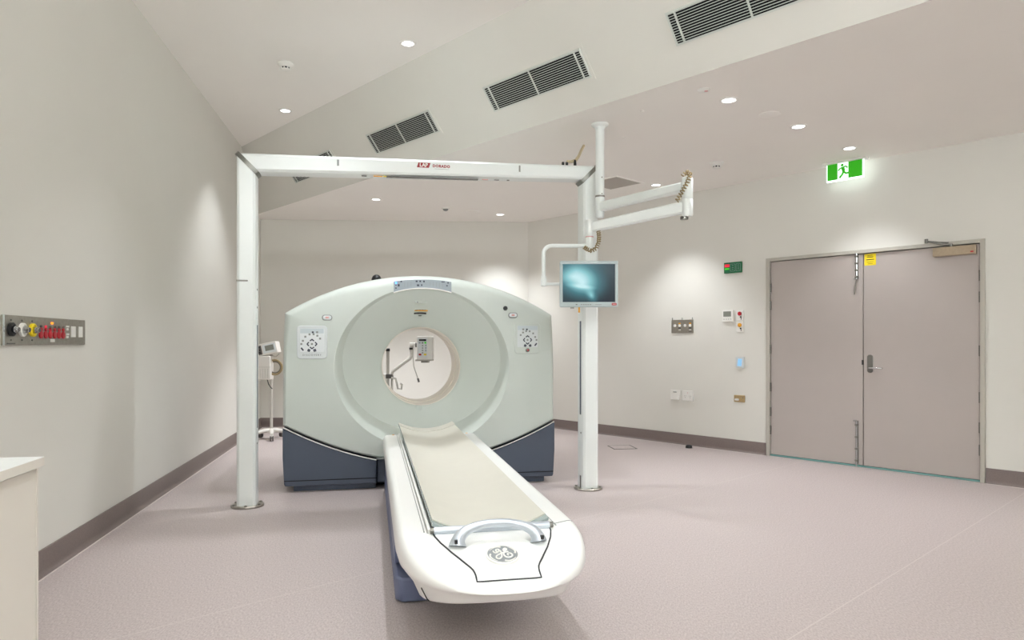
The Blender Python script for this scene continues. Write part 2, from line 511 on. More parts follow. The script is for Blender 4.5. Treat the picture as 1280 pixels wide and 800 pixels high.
# barrel bolts on the left leaf
def bolt(zc, up, h):
    x = 0.945
    o = MB().box((x, -0.001, zc), (0.03, 0.006, h)).build('bolt', 'dsteel', D1, bevel=0.002)
    MB().tube([(x, -0.012, zc - h / 2 - (0.0 if up else 0.02)), (x, -0.012, zc + h / 2 + (0.02 if up else 0))], 0.008, 10).build('rod', 'chrome', o)
    for k in (-0.42, -0.15, 0.12, 0.40):
        MB().box((x, -0.012, zc + k * h), (0.03, 0.024, 0.022)).build('keeper', 'dsteel', o, bevel=0.003)
    e = zc - h / 2 if up else zc + h / 2
    MB().tube([(x, -0.014, e), (x - 0.018, -0.045, e)], 0.008, 8).build('knob', 'chrome', o)
bolt(2.08, True, 0.26)
bolt(0.255, False, 0.45)
MB().tube([(0.945, -0.012, 1.945), (0.938, -0.02, 1.9), (0.928, -0.016, 1.83), (0.922, -0.012, 1.79)], [0.005, 0.006, 0.009, 0.006], 8).build('bolt_pull', 'dsteel', D1)
MB().box((0.997, 0.01, 1.085), (0.012, 0.02, 0.05)).build('strike', 'black', D1)
# lever handle
pl = MB().prism(rrect(0.055, 0.185, 0.025, 6, 0.064, 1.073), -0.006, 0.006, 'y').build('lever_plate', 'dsteel', D2, bevel=0.002)
MB().tube([(0.068, -0.004, 1.03), (0.068, -0.03, 1.03), (0.07, -0.05, 1.03), (0.078, -0.058, 1.03), (0.10, -0.06, 1.03), (0.18, -0.058, 1.03), (0.19, -0.05, 1.03), (0.192, -0.035, 1.03)], 0.009, 12).build('lever', 'chrome', pl)
# sticker
st = MB().prism(rrect(0.112, 0.118, 0.006, 3, 0.064, 2.142), 0.0035, 0.0055, 'y').build('sticker', 'yellow', D2, smooth=0)
for i, (wd_, z) in enumerate(((0.05, 2.186), (0.062, 2.168), (0.075, 2.142), (0.07, 2.118), (0.05, 2.100))):
    MB().box((0.064, 0.003, z), (wd_, 0.0012, 0.007 if i in (1, 2) else 0.003)).build('printed_line', 'black', st)
# closer
cl = MB().box((0.828, -0.024, 2.155), (0.355, 0.05, 0.085)).build('closer', 'bronze', D2, bevel=0.004)
MB().box((0.975, -0.0495, 2.135), (0.025, 0.002, 0.012)).build('maker_mark', 'red', cl)
ar = MB()
ar.tube([(0.80, -0.03, 2.212), (0.70, -0.055, 2.235), (0.605, -0.075, 2.262)], 0.009, 10)
ar.tube([(0.605, -0.075, 2.245), (0.605, -0.075, 2.285)], 0.016, 12)
ar.tube([(0.605, -0.075, 2.262), (0.70, -0.04, 2.245), (0.78, -0.028, 2.236)], 0.009, 10)
ar.tube([(0.80, -0.03, 2.195), (0.80, -0.03, 2.225)], 0.014, 12)
ar.build('closer_arm', 'dsteel', D2)

# ------------------------------------------------------------------ scanner
G0 = Vector((-0.785, 6.2, 0)); G_ROT = R(11.5)
CZ = 1.07; AR = 2.243; ATOP = 1.895
def gz_top(x): return ATOP - AR + math.sqrt(AR * AR - x * x)
def gz_low(x): return 0.215 + 0.35 * (abs(x) / 1.2) ** 1.85
HW = 1.212
def r_out(a):
    ca, sa = math.cos(a), math.sin(a)
    lo, hi = 0.3, 2.0
    for _ in range(40):
        m = (lo + hi) / 2
        x, z = m * ca, CZ + m * sa
        wd = HW - 0.012 * max(0, (z - 1.0) / 0.5) ** 2
        if abs(x) < wd and z < gz_top(min(abs(x), HW)) and z > gz_low(x): lo = m
        else: hi = m
    return lo
NA = 180
angs = [2 * math.pi * k / NA for k in range(NA)]
for cx, cz in ((1.2, gz_top(1.2)), (-1.2, gz_top(1.2)), (1.212, gz_low(1.212)), (-1.212, gz_low(1.212))):
    angs.append(math.atan2(cz - CZ, cx) % (2 * math.pi))
angs = sorted(angs)
RO = [r_out(a) for a in angs]
def rf(a): return 1 / math.sqrt((math.cos(a) / 0.772) ** 2 + (math.sin(a) / 0.712) ** 2)
def ring(fn, y):
    out = []
    for a, ro in zip(angs, RO):
        r = fn(a, ro)
        out.append((r * math.cos(a), y(a) if callable(y) else y, CZ + r * math.sin(a)))
    return out
def low(a): return (1 - math.sin(a)) / 2
def band(a): return 0.018 + 0.115 * low(a) ** 1.3
def bdep(a): return 0.012 + 0.180 * low(a) ** 1.2
def edge(a):
    t = min(1, max(0, math.sin(a) / 0.5))
    return 0.45 + 0.55 * t * t * (3 - 2 * t)
scan = thing('ct_scanner', 'large white ring-shaped CT scanner with slate blue skirt', 'scanner', (G0.x, G0.y, 0), G_ROT)
rows = [ring(lambda a, r: r, 0.13),
        ring(lambda a, r: r - 0.004 * edge(a), lambda a: 0.13 - 0.04),
        ring(lambda a, r: r - 0.016 * edge(a), lambda a: 0.055),
        ring(lambda a, r: r - 0.034 * edge(a), lambda a: 0.026),
        ring(lambda a, r: r - 0.056 * edge(a), lambda a: 0.008),
        ring(lambda a, r: r - 0.082 * edge(a), 0.0),
        ring(lambda a, r: min(r - 0.09 * edge(a), (r + rf(a)) / 2), -0.002),
        ring(lambda a, r: min(rf(a) + 0.004, r - 0.09 * edge(a)), -0.001),
        ring(lambda a, r: min(rf(a), r - 0.095 * edge(a)), 0.002),
        ring(lambda a, r: min(rf(a), r - 0.095 * edge(a)) - band(a) * 0.5, lambda a: 0.010 + bdep(a) * 0.5),
        ring(lambda a, r: min(rf(a), r - 0.095 * edge(a)) - band(a), lambda a: 0.012 + bdep(a)),
        ring(lambda a, r: min(rf(a), r - 0.095 * edge(a)) - band(a) - 0.012, lambda a: 0.016 + bdep(a)),
        ring(lambda a, r: 0.39, 0.290),
        ring(lambda a, r: 0.375, 0.302),
        ring(lambda a, r: 0.366, 0.318)]
MB().grid(rows, close_u=True).build('front_cover', 'gantry', scan, smooth=28)
rows = [ring(lambda a, r: r - 0.004, 0.132), ring(lambda a, r: r - 0.004, 0.145), ring(lambda a, r: r, 0.15), ring(lambda a, r: r, 1.08), ring(lambda a, r: r - 0.05, 1.15), ring(lambda a, r: 0.56, 1.15), ring(lambda a, r: 0.40, 1.08), ring(lambda a, r: 0.362, 1.0)]
MB().grid(rows, close_u=True).build('rear_shell', 'gantry', scan, smooth=40)
def circ(r, y, n=96): return [(r * math.cos(2 * math.pi * k / n), y, CZ + r * math.sin(2 * math.pi * k / n)) for k in range(n)]
MB().grid([circ(0.366, 0.318), circ(0.360, 0.325), circ(0.360, 0.60), circ(0.354, 0.602), circ(0.354, 0.612), circ(0.360, 0.614), circ(0.360, 0.99), circ(0.366, 1.0)], True).build('bore_liner', 'bore', scan, smooth=30)
# slate skirt: two side pieces, a dock in the middle, a recessed plinth
def skirt(sg):
    top = []
    xs = [0.415 + (1.205 - 0.415) * k / 20 for k in range(21)]
    poly = [(sg * x, gz_low(x) - 0.012) for x in xs] + [(sg * 1.205, 0.30), (sg * 1.193, 0.075), (sg * 1.185, 0.055), (sg * 0.415, 0.055)]
    MB().prism(poly, 0.004, 1.1, 'y').build('skirt', 'skirt', scan, bevel=0.008)
    MB().prism([(sg * 0.415, 0.105), (sg * 1.192, 0.105), (sg * 1.190, 0.098), (sg * 0.415, 0.098)], 0.0, 0.02, 'y').build('skirt_groove', 'dark', scan, smooth=0)
    MB().box((sg * 0.77, 0.56, 0.03), (0.70, 0.98, 0.058)).build('plinth', 'skirt', scan)
for sg in (-1, 1): skirt(sg)
MB().box((0, 0.30, 0.16), (0.815, 0.52, 0.21)).build('dock_housing', 'skirt', scan, bevel=0.006)
MB().box((0, 0.03, 0.272), (0.83, 0.10, 0.012)).build('dock_lip', 'keygrey', scan, bevel=0.003)
MB().box((0, 0.60, 0.13), (0.828, 0.90, 0.23)).build('dark_gap_fill', 'dark', scan)  # black block put in to darken the gaps beside the dock
# white piping between cover and skirt
for sg in (-1, 1):
    xs = [0.415 + (1.2 - 0.415) * k / 20 for k in range(21)]
    MB().tube([(sg * x, 0.004, gz_low(x) - 0.004) for x in xs], 0.005, 6).build('piping', 'white', scan)
# status display above the bore, curved with the flare
nS = 16
front = []; back = []
for k in range(nS + 1):
    x = -0.265 + 0.51 * k / nS
    t = 1.853 - 0.020 * (x / 0.26) ** 2
    b_ = 1.779 - 0.040 * (x / 0.26) ** 2
    front.append((x, t, b_))
mb = MB()
mb.grid([[(x, -0.001, t) for x, t, b_ in front], [(x, -0.008, t) for x, t, b_ in front], [(x, -0.008, b_) for x, t, b_ in front], [(x, 0.012, b_) for x, t, b_ in front]])
disp = mb.build('status_display', 'panelbl', scan, smooth=30)
for x, t, mt, sx, sz in ((-0.245, 1.818, 'ledblue', 0.016, 0.018), (-0.246, 1.798, 'keydark', 0.010, 0.008), (-0.222, 1.797, 'keydark', 0.016, 0.02), (-0.246, 1.772, 'keydark', 0.012, 0.010), (-0.20, 1.831, 'keydark', 0.014, 0.012), (-0.065, 1.835, 'keydark', 0.016, 0.014), (-0.033, 1.836, 'keydark', 0.014, 0.014), (0.0, 1.835, 'keydark', 0.014, 0.016), (-0.052, 1.80, 'keydark', 0.020, 0.016), (-0.02, 1.802, 'keydark', 0.012, 0.014), (0.17, 1.834, 'keydark', 0.03, 0.008), (0.215, 1.826, 'keydark', 0.012, 0.012), (0.205, 1.80, 'keydark', 0.014, 0.010)):
    MB().box((x, -0.009, t), (sx, 0.002, sz)).build('indicator', mt, disp)
for k in range(13):
    x = -0.17 + 0.028 * k
    if -0.09 < x < 0.03: continue
    MB().box((x, -0.0086, 1.812 - 0.02 * (x / 0.26) ** 2), (0.0025, 0.0012, 0.045)).build('indicator', 'keygrey', disp)
mb = MB(); mb.tube([(x, -0.006, b_ - 0.006) for x, t, b_ in front], 0.006, 8); mb.build('display_rim', 'white', scan)
# the small things inside the upper flare (flare surface leans back)
def flare_y(z):  # depth of the flare surface on the upper centre line
    r = z - CZ
    pts = [(0.366, 0.318), (0.39, 0.290), (0.682, 0.028), (0.694, 0.024), (0.712, 0.006), (0.78, 0.0)]
    for (r0, y0), (r1, y1) in zip(pts, pts[1:]):
        if r <= r1: return y0 + (y1 - y0) * (r - r0) / (r1 - r0)
    return 0.0
def on_flare(name, m, cx, cz, wd, ht, th=0.004, bev=0.0015, up=0.0):
    y0, y1 = flare_y(cz - ht / 2), flare_y(cz + ht / 2)
    tilt = -math.atan2(y1 - y0, ht)
    return MB().prism(rrect(wd, ht, min(wd, ht) * 0.2, 3), -th, th, 'y').build(name, m, scan, bevel=bev, loc=(cx, (y0 + y1) / 2 - up, cz), rot=(-tilt, 0, 0))
sp = on_flare('sensor_plate', 'gantry', -0.02, 1.668, 0.105, 0.062, 0.003)
for dx, dz, r in ((-0.026, 0.012, 0.011), (0.028, 0.012, 0.011), (-0.03, -0.02, 0.006)):
    MB().lathe([(r, -0.005), (r, 0.0)], 14, (dx, 0, dz), 'y').build('sensor', 'keygrey', sp)
wl = on_flare('warning_label', 'orange', -0.012, 1.588, 0.122, 0.022, 0.003, 0.0005)
for x, wd_ in ((-0.035, 0.02), (-0.01, 0.02), (0.014, 0.02), (0.036, 0.018)):
    MB().box((x, -0.0035, 0), (wd_, 0.001, 0.008)).build('printed_line', 'black', wl)
MB().prism([(-0.056, -0.008), (-0.040, -0.008), (-0.048, 0.008)], -0.0042, -0.003, 'y').build('warning_triangle', 'black', wl, smooth=0)
ls = MB(); ls.tube([(-0.076 + 0.0112 * k, flare_y(1.562) - 0.004, 1.562 - 0.004 * ((k - 5) / 5) ** 2) for k in range(11)], 0.008, 8); ls.build('laser_window', 'black', scan)
on_flare('laser_tag', 'black', -0.02, 1.540, 0.028, 0.010, 0.003, 0.0005)
def flare_y_low(r): return flare_y(CZ + r)
mk = MB().box((-0.022, flare_y(CZ + 0.40) + 0.012, CZ - 0.392), (0.05, 0.02, 0.055)).build('alignment_mark', 'gantry', scan, bevel=0.004)
# control panels
def control_panel(cx, cz, wd, ht, mirror, extra):
    p = MB().prism(rrect(wd, ht, 0.03, 5, cx, cz), -0.010, 0.004, 'y').build('control_panel', 'keypanel' if not extra else 'gantry', scan, bevel=0.004)
    iw, ih = wd * 0.80, ht * 0.70
    icz = cz + ht * 0.06
    k = MB().prism(rrect(iw, ih, 0.006, 3, cx, icz), -0.012, -0.006, 'y').build('keypad', 'keypad' if not extra else 'keypanel', p, bevel=0.001)
    MB().box((cx, -0.0125, icz + ih * 0.40), (iw * 0.97, 0.001, ih * 0.20)).build('keypad_header', 'keyhead', p)
    kx, kz = cx, icz - ih * 0.16
    u = 1.32 * iw / 0.205
    def key(dx, dz, sx, sz, m, rot=0.0):
        MB().box((0, 0, 0), (sx * u, 0.002, sz * u)).build('key', m, p, bevel=0.0005, loc=(kx + mirror * dx * u, -0.0130, kz + dz * u), rot=(0, mirror * rot, 0))
    for a in range(4):
        d = R(90 * a)
        # a chevron of two bars
        for sg in (-1, 1):
            key(0.026 * math.cos(d) - sg * 0.006 * math.sin(d), 0.026 * math.sin(d) + sg * 0.006 * math.cos(d), 0.019, 0.008, 'keydark', -d + R(90) + sg * R(-40))
    key(0, 0, 0.013, 0.013, 'keygrey')
    for a in (30, 55, 80, 105, 135, 165, 185):
        rr = 0.060 if a < 170 else 0.068
        key(rr * math.cos(R(a)), 0.006 + rr * math.sin(R(a)), 0.013, 0.013, 'keygrey')
    key(-0.062, -0.034, 0.010, 0.024, 'keydark', R(-40))
    key(-0.020, -0.042, 0.018, 0.018, 'keydark', R(20))
    key(0.018, -0.042, 0.018, 0.018, 'keydark', R(-20))
    key(0.005, 0.078, 0.012, 0.012, 'keydark')
    key(0.033, 0.078, 0.013, 0.013, 'keygrey')
    if extra:
        MB().lathe([(0.018, 0.0), (0.018, -0.014), (0.012, -0.018)], 18, (cx, -0.010, cz - ht * 0.385), 'y').build('key_switch', 'dsteel', p)
        MB().lathe([(0.008, 0.0), (0.008, -0.006)], 12, (cx, -0.026, cz - ht * 0.385), 'y').build('key_slot', 'red', p)
    else:
        text('DISCOVERY', 0.022, 0.0006, 'lettering', 'casing', p, (cx, -0.0108, cz - ht * 0.385), spacing=1.45)
    return p
control_panel(-0.960, 1.294, 0.252, 0.286, 1, False)
control_panel(0.944, 1.330, 0.240, 0.280, -1, True)
for x, z in ((-0.834, 1.508), (0.809, 1.541)):
    o = MB().prism(rrect(0.088, 0.050, 0.024, 6, x, z), -0.008, 0.004, 'y').build('stop_button', 'keygrey', scan, bevel=0.003)
    MB().prism(rrect(0.070, 0.034, 0.016, 6, x, z), -0.012, 0.0, 'y').build('button_cap', 'keypad', o, bevel=0.002)
    MB().prism(rrect(0.030, 0.016, 0.007, 4, x, z), -0.014, 0.0, 'y').build('button_mark', 'pink', o)
o = MB().lathe([(0.021, 0.002), (0.021, -0.004), (0.016, -0.008), (0.014, -0.002)], 18, (0.739, 0, 1.604), 'y').build('intercom', 'black', scan)
o = MB().lathe([(0.012, 0), (0.044, 0.0), (0.048, 0.03), (0.046, 0.055), (0.034, 0.08), (0.015, 0.092), (0.001, 0.094)], 20, (-0.41, 0.50, 0), 'z').build('dome_camera', 'black', scan, smooth=50)
o.location.z = gz_top(0.41) - 0.012 - 0.002

# ------------------------------------------------------------------ patient couch (same axis as the scanner)
couch = thing('patient_couch', 'long white patient couch with cream mat sliding into the scanner', 'patient couch', (G0.x + 0.015 * math.cos(G_ROT), G0.y + 0.015 * math.sin(G_ROT), 0), G_ROT)
CB, CT, TIP, CW = -0.46, -3.30, 0.56, 0.382
PROF = [(0.295, 0.095), (0.305, 0.085), (0.36, 0.060), (0.405, 0.026), (0.43, 0.008), (0.455, 0.0), (0.490, 0.0015), (0.515, 0.007), (0.530, 0.016), (0.538, 0.028), (0.540, 0.045)]
def dz_tip(y, z):
    t = max(0.0, (-y - 3.36) / 0.5)
    k = max(0.0, (z - 0.30) / 0.24)
    u = min(1.0, max(0.0, (-y - 3.48) / 0.34))
    return -0.095 * t * t * k + 0.080 * u * max(0.0, 1 - k)
def outline(i, pw=0.78, n=28):
    p = [(CW - i, CB - min(i, 0.02)), (CW - i, -1.2), (CW - i, -2.0), (CW - i, -2.7), (CW - i, -3.1)]
    for k in range(n * 2 + 1):
        a = math.pi / 2 * k / n
        c, s_ = math.cos(a), math.sin(a)
        x = (CW - i) * math.copysign(abs(c) ** pw, c)
        p.append((x, CT - (TIP - i) * abs(s_) ** pw))
    p += [(-(CW - i), -3.1), (-(CW - i), -2.7), (-(CW - i), -2.0), (-(CW - i), -1.2), (-(CW - i), CB - min(i, 0.02))]
    return p
def z_top(x, y):
    """height of the shell's upper surface at a plan point"""
    lo, hi = 0.0, 0.35
    for _ in range(30):
        m = (lo + hi) / 2
        if y > CT: ins = abs(x) < CW - m
        else: ins = (abs(x) / (CW - m)) ** (2 / 0.78) + (abs(y - CT) / (TIP - m)) ** (2 / 0.78) < 1
        if ins: lo = m
        else: hi = m
    z = 0.54
    up_ = PROF[5:]
    for (z0, i0), (z1, i1) in zip(up_, up_[1:]):
        if i0 <= lo <= i1: z = z0 + (z1 - z0) * (lo - i0) / (i1 - i0)
    return z + dz_tip(y, z)
mb = MB()
rows = [[(x, y, z + dz_tip(y, z)) for x, y in outline(i, 0.64 + 0.14 * min(1, max(0, (z - 0.30) / 0.15)))] for z, i in PROF]
CHX, CHY = 0.262, -3.452                      # the channel the cradle runs in
last = outline(PROF[-1][1])
inner = [(max(-CHX, min(CHX, x)), max(y, CHY)) for x, y in last]
for f_ in (0.25, 0.5, 0.75, 1.0):
    r_ = [(x + (u - x) * f_, y + (v - y) * f_) for (x, y), (u, v) in zip(last, inner)]
    rows.append([(x, y, 0.54 + dz_tip(y, 0.54)) for x, y in r_])
rows.append([(x * 0.995, y + 0.002, 0.500) for x, y in inner])
mb.grid(rows)
n = len(rows[0])
mb.f.append(tuple(range(n)))                                       # underside
mb.f.append(tuple(len(mb.v) - n + k for k in range(n)))            # channel floor
mb.f.append(tuple(k * n for k in range(len(rows))) + tuple((len(rows) - 1 - k) * n + n - 1 for k in range(len(rows))))
mb.build('shell', 'couch', couch, smooth=45)
k_ = 5 + int(28 * 1.70)
MB().tube([(rows[q][k_][0] * 1.004, rows[q][k_][1] * 1.0006, rows[q][k_][2]) for q in (0, 1, 2)], 0.0022, 6).build('skirt_seam', 'seam', couch)
# end panel with its seam
def seam_x(y, sg):
    pts = [(-3.455, 0.240), (-3.50, 0.234), (-3.56, 0.218), (-3.64, 0.185), (-3.71, 0.148), (-3.745, 0.128), (-3.765, 0.119), (-3.79, 0.116), (-3.822, 0.116)]
    for (y0, x0), (y1, x1) in zip(pts, pts[1:]):
        if y >= y1: return sg * (x0 + (x1 - x0) * (y - y0) / (y1 - y0))
    return sg * 0.116
ys = [-3.455 - 0.367 * k / 24 for k in range(25)]
rows = []
for y in ys:
    xl, xr = seam_x(y, -1) + 0.004, seam_x(y, 1) - 0.004
    rows.append([(xl + (xr - xl) * k / 16, y, z_top(xl + (xr - xl) * k / 16, y) + 0.004) for k in range(17)])
MB().grid(rows).build('end_panel', 'couch', couch, smooth=50)
sp_ = [(seam_x(y, -1), y, z_top(seam_x(y, -1), y) + 0.0025) for y in ys]
sp_ += [(-0.116 + 0.232 * k / 12, -3.824, z_top(-0.116 + 0.232 * k / 12, -3.824) + 0.0025) for k in range(1, 12)]
sp_ += [(seam_x(y, 1), y, z_top(seam_x(y, 1), y) + 0.0025) for y in reversed(ys)]
MB().tube(sp_, 0.0028, 6).build('panel_seam', 'seam', couch)
MB().tube([(0.262 + 0.012 * k, -3.42 + 0.006 * k, z_top(0.262 + 0.012 * k, -3.42 + 0.006 * k) + 0.0004) for k in range(10)], 0.0018, 6).build('shell_seam', 'keygrey', couch)
# badge with monogram
BY = -3.688
bz = z_top(0, BY) + 0.006
tl = math.atan2(z_top(0, BY + 0.05) - z_top(0, BY - 0.05), 0.10)
bd = MB().lathe([(0.060, -0.004), (0.060, 0.003), (0.056, 0.006)], 40).build('badge', 'badge', couch, loc=(0.0, BY, bz), rot=(tl, 0, 0))
MB().lathe([(0.0625, -0.004), (0.0625, 0.0045), (0.0595, 0.0065), (0.057, 0.0065)], 40, cap=False).build('badge_rim', 'white', bd)
def stroke(pts, r=0.0031, nm='monogram'):
    P = []
    m = len(pts)
    for i in range(m - 1):                       # Catmull-Rom
        p0, p1, p2, p3 = pts[max(i - 1, 0)], pts[i], pts[i + 1], pts[min(i + 2, m - 1)]
        for k in range(4):
            t = k / 4
            P.append(tuple(0.5 * (2 * p1[j] + (p2[j] - p0[j]) * t + (2 * p0[j] - 5 * p1[j] + 4 * p2[j] - p3[j]) * t * t + (3 * p1[j] - p0[j] - 3 * p2[j] + p3[j]) * t ** 3) for j in (0, 1)))
    P.append(pts[-1])
    q = [((x - 565) / 290 * 0.058, (400 - y) / 200 * 0.058, 0.0065) for x, y in P]
    rr = r if not callable(r) else [r(k / (len(q) - 1)) for k in range(len(q))]
    MB().tube(q, rr, 6).build(nm, 'white', bd)
stroke([(402, 325), (415, 362), (455, 372), (500, 345), (518, 308), (495, 288), (462, 300), (455, 330), (480, 350), (520, 335)])
stroke([(540, 325), (545, 400), (530, 470), (475, 512), (428, 490), (440, 445), (500, 410), (580, 375), (680, 358)])
stroke([(652, 312), (628, 302), (625, 325), (655, 320), (665, 292), (635, 275), (600, 300), (602, 335), (635, 350)])
stroke([(635, 352), (590, 385), (585, 440), (620, 485), (685, 488), (735, 455), (725, 410), (680, 395), (650, 420), (668, 445)])
for a in (80, 170, 260, 350):
    pts = []
    for k in range(9):
        t = R(a + 10 + 7.5 * k); rr = 0.80 + 0.10 * math.sin(min(1, k / 3) * math.pi / 2)
        pts.append((565 + 290 * rr * math.cos(t), 400 - 200 * rr * math.sin(t)))
    stroke(pts, lambda u: 0.0042 * (1 - 0.85 * u))
# handle, cross bar, cradle, rails
hp = []
for k in range(21):
    a = math.pi * k / 20
    x = -0.158 * math.cos(a)
    hp.append((x, -3.605 + 0.040 * math.sin(a), 0.524 + 0.072 * math.sin(a) ** 0.8))
hd = MB().tube(hp, [0.034 - 0.019 * math.sin(math.pi * k / 20) ** 0.6 for k in range(21)], 14).build('handle', 'silver', couch, smooth=60)
for sg in (-1, 1):
    MB().box((sg * 0.166, -3.630, 0.548), (0.012, 0.012, 0.014)).build('handle_slot', 'black', hd)
MB().tube([(-0.235, -3.468, 0.549), (0.235, -3.468, 0.549)], 0.017, 14).build('cross_bar', 'silver', couch)
for sg in (-1, 1):
    MB().tube([(sg * 0.232, -3.468, 0.55), (sg * 0.25, -3.468, 0.55)], 0.012, 10).build('bar_end', 'dsteel', couch)
bx = MB().box((0.02, -3.455, 0.572), (0.11, 0.02, 0.016)).build('latch', 'rail', couch, bevel=0.003)
MB().box((-0.035, -3.467, 0.572), (0.02, 0.004, 0.008)).build('latch_button', 'dsteel', bx)
def cradle(name, m, half, y0, y1, zoff, th, ext=0.0):
    def sec(y):
        o = []
        for k in range(17):
            x = -half + 2 * half * k / 16
            o.append((x, y, zoff + 0.056 * (x / 0.235) ** 2))
        for k in range(16, -1, -1):
            x = -half + 2 * half * k / 16
            o.append((x, y, zoff - th + 0.056 * (x / 0.235) ** 2))
        return o
    mb = MB()
    mb.grid([sec(y0 + (y1 - y0) * k / 6) for k in range(7)], close_u=True)
    n_ = 34
    mb.f.append(tuple(range(n_))); mb.f.append(tuple(len(mb.v) - n_ + k for k in range(n_)))
    return mb.build(name, m, couch, smooth=40)
cradle('cradle', 'glassgrey', 0.240, -3.442, 0.0, 0.516, 0.012)
cradle('mat', 'mat', 0.236, -3.395, -0.02, 0.523, 0.006)
cradle('mat_head_flap', 'mat', 0.238, -0.20, 0.012, 0.5275, 0.004)
for sg in (-1, 1):
    MB().prism([(sg * 0.244, 0.500), (sg * 0.258, 0.500), (sg * 0.258, 0.548), (sg * 0.246, 0.552)], -3.44, CB + 0.0, 'y').build('rail', 'rail', couch, bevel=0.003)
    MB().box((sg * 0.272, -1.96, 0.5395), (0.004, 2.96, 0.003)).build('rail_gap', 'keygrey', couch)
    MB().lathe([(0.009, 0), (0.009, 0.004)], 12, (sg * 0.30, CB - 0.035, 0.539)).build('marker_dot', 'orange', couch)
# base
MB().prism([(-0.36, -2.70), (-0.33, -2.745), (0.33, -2.745), (0.36, -2.70), (0.36, -0.02), (-0.36, -0.02)], 0.005, 0.125, 'z').build('base', 'basebl', couch, bevel=0.012)
MB().box((0, -1.25, 0.225), (0.66, 2.42, 0.17)).build('lift_cover', 'basebl', couch, bevel=0.012)
for sg in (-1, 1):
    MB().prism([(-2.53, 0.135), (-0.06, 0.135), (-0.06, 0.285), (-2.30, 0.285), (-2.45, 0.27), (-2.53, 0.20)], sg * 0.335, sg * 0.358, 'x').build('side_panel', 'basebl', couch, bevel=0.006)
MB().box((0, -2.58, 0.20), (0.60, 0.10, 0.17)).build('lift_foot', 'skirt', couch, bevel=0.01)
MB().box((0, -2.9, 0.285), (0.46, 0.9, 0.05)).build('support_arm', 'dsteel', couch, bevel=0.01)

# ------------------------------------------------------------------ laser portal
PX, PY, P_ROT, PL = -2.09, 5.50, math.atan2(0.65, 2.762), 2.837
HL, HR = 2.775, 2.842
portal = thing('laser_portal', 'white goalpost-shaped laser portal frame standing around the scanner', 'portal frame', (PX, PY, 0), P_ROT)
def section():
    h, d, c = 0.075, 0.08, 0.026
    p = [(-h + c, -d), (h - c, -d), (h - 0.008, -d + 0.012), (h, -d + c + 0.012), (h, d - c), (h - c, d), (-h + c, d), (-h, d - c), (-h, -d + c + 0.012), (-h + 0.008, -d + 0.012)]
    return p
SEC = section()
nl = len(SEC)
def sweep(name, r0, r1):
    mb = MB().grid([r0, r1], close_u=True)
    mb.f.append(tuple(range(nl))); mb.f.append(tuple(nl + k for k in range(nl)))
    return mb.build(name, 'whitecool', portal, smooth=22)
colL = sweep('column', [(a, b, 0.012) for a, b in SEC], [(a, b, HL - 0.075 - a) for a, b in SEC])
colR = sweep('column', [(PL + a, b, 0.012) for a, b in SEC], [(PL + a, b, HR - 0.065 + a * 0.87) for a, b in SEC])
beam = sweep('beam', [(a, b, HL - 0.075 - a) for a, b in SEC], [(PL - a, b, HR - 0.065 - a * 0.87) for a, b in SEC])
def mitre(x0, zc, sg):
    n_ = Vector((sg, 0, 1)).normalized() * 0.017
    a_ = []; b_ = []
    for a, b in SEC:
        k = 1.03 if a * sg < 0 else 1.16
        p = Vector((x0 + a * k, b * 1.03 - 0.002, zc - sg * a * k))
        a_.append(tuple(p - n_)); b_.append(tuple(p + n_))
    mb = MB().grid([a_, b_], close_u=True)
    mb.f.append(tuple(range(nl))); mb.f.append(tuple(nl + k for k in range(nl)))
    return mb.build('corner_band', 'dsteel', portal, smooth=30)
mitre(0, HL - 0.075, 1); mitre(PL, HR - 0.068, -1)
for x0 in (0, PL):
    fp = MB().lathe([(0.124, 0.0), (0.124, 0.014), (0.119, 0.019)], 36, (x0, 0, 0)).build('foot_plate', 'steel', portal, smooth=30)
    for k in range(6):
        a = R(30 + 60 * k)
        MB().lathe([(0.011, 0.018), (0.011, 0.026), (0.006, 0.029)], 8, (x0 + 0.108 * math.cos(a), 0.108 * math.sin(a), 0)).build('bolt', 'dsteel', fp)
# laser slits on the inner faces, joints and marks
for x0, sg, z0, z1 in ((0.075, 1, 0.62, 1.43), (PL - 0.075, -1, 0.66, 1.48)):
    MB().box((x0, -0.018, (z0 + z1) / 2), (0.006, 0.032, z1 - z0)).build('laser_slit', 'skirt', portal, bevel=0.001)
    for z in (0.50, z1 + 0.14, z1 + 0.28):
        MB().lathe([(0.008, -0.004), (0.008, 0.004)], 10, (x0, -0.03, z), 'x').build('screw', 'dsteel', portal)
MB().box((PL - 0.075, -0.02, 0.07), (0.008, 0.025, 0.11)).build('cable_slot', 'casing', portal)
MB().box((-0.03, -0.0805, 1.775), (0.085, 0.002, 0.012)).build('joint_mark', 'dsteel', portal)
def beam_z(x): return HL - 0.075 + (HR - HL) * x / PL
MB().box((0.695, -0.0805, beam_z(0.695) + 0.018), (0.016, 0.002, 0.05)).build('joint_mark', 'keygrey', portal)
MB().box((2.195, -0.0805, beam_z(2.195) + 0.020), (0.014, 0.002, 0.055)).build('joint_mark', 'dsteel', portal)
ul = MB().box((0, 0, 0), (0.76, 0.03, 0.008)).build('laser_slit', 'casing', portal, loc=(1.46, -0.05, beam_z(1.46) - 0.0775), rot=(0, -math.atan2(HR - HL, PL), 0))
for x, m, wd_ in ((0.90, 'casing', 0.04), (1.01, 'orange', 0.07), (1.07, 'yellow', 0.03), (1.90, 'pink', 0.05), (2.0, 'casing', 0.04), (2.10, 'casing', 0.02)):
    MB().box((x, -0.055, beam_z(x) - 0.0762), (wd_, 0.02, 0.004)).build('beam_label', m, portal)
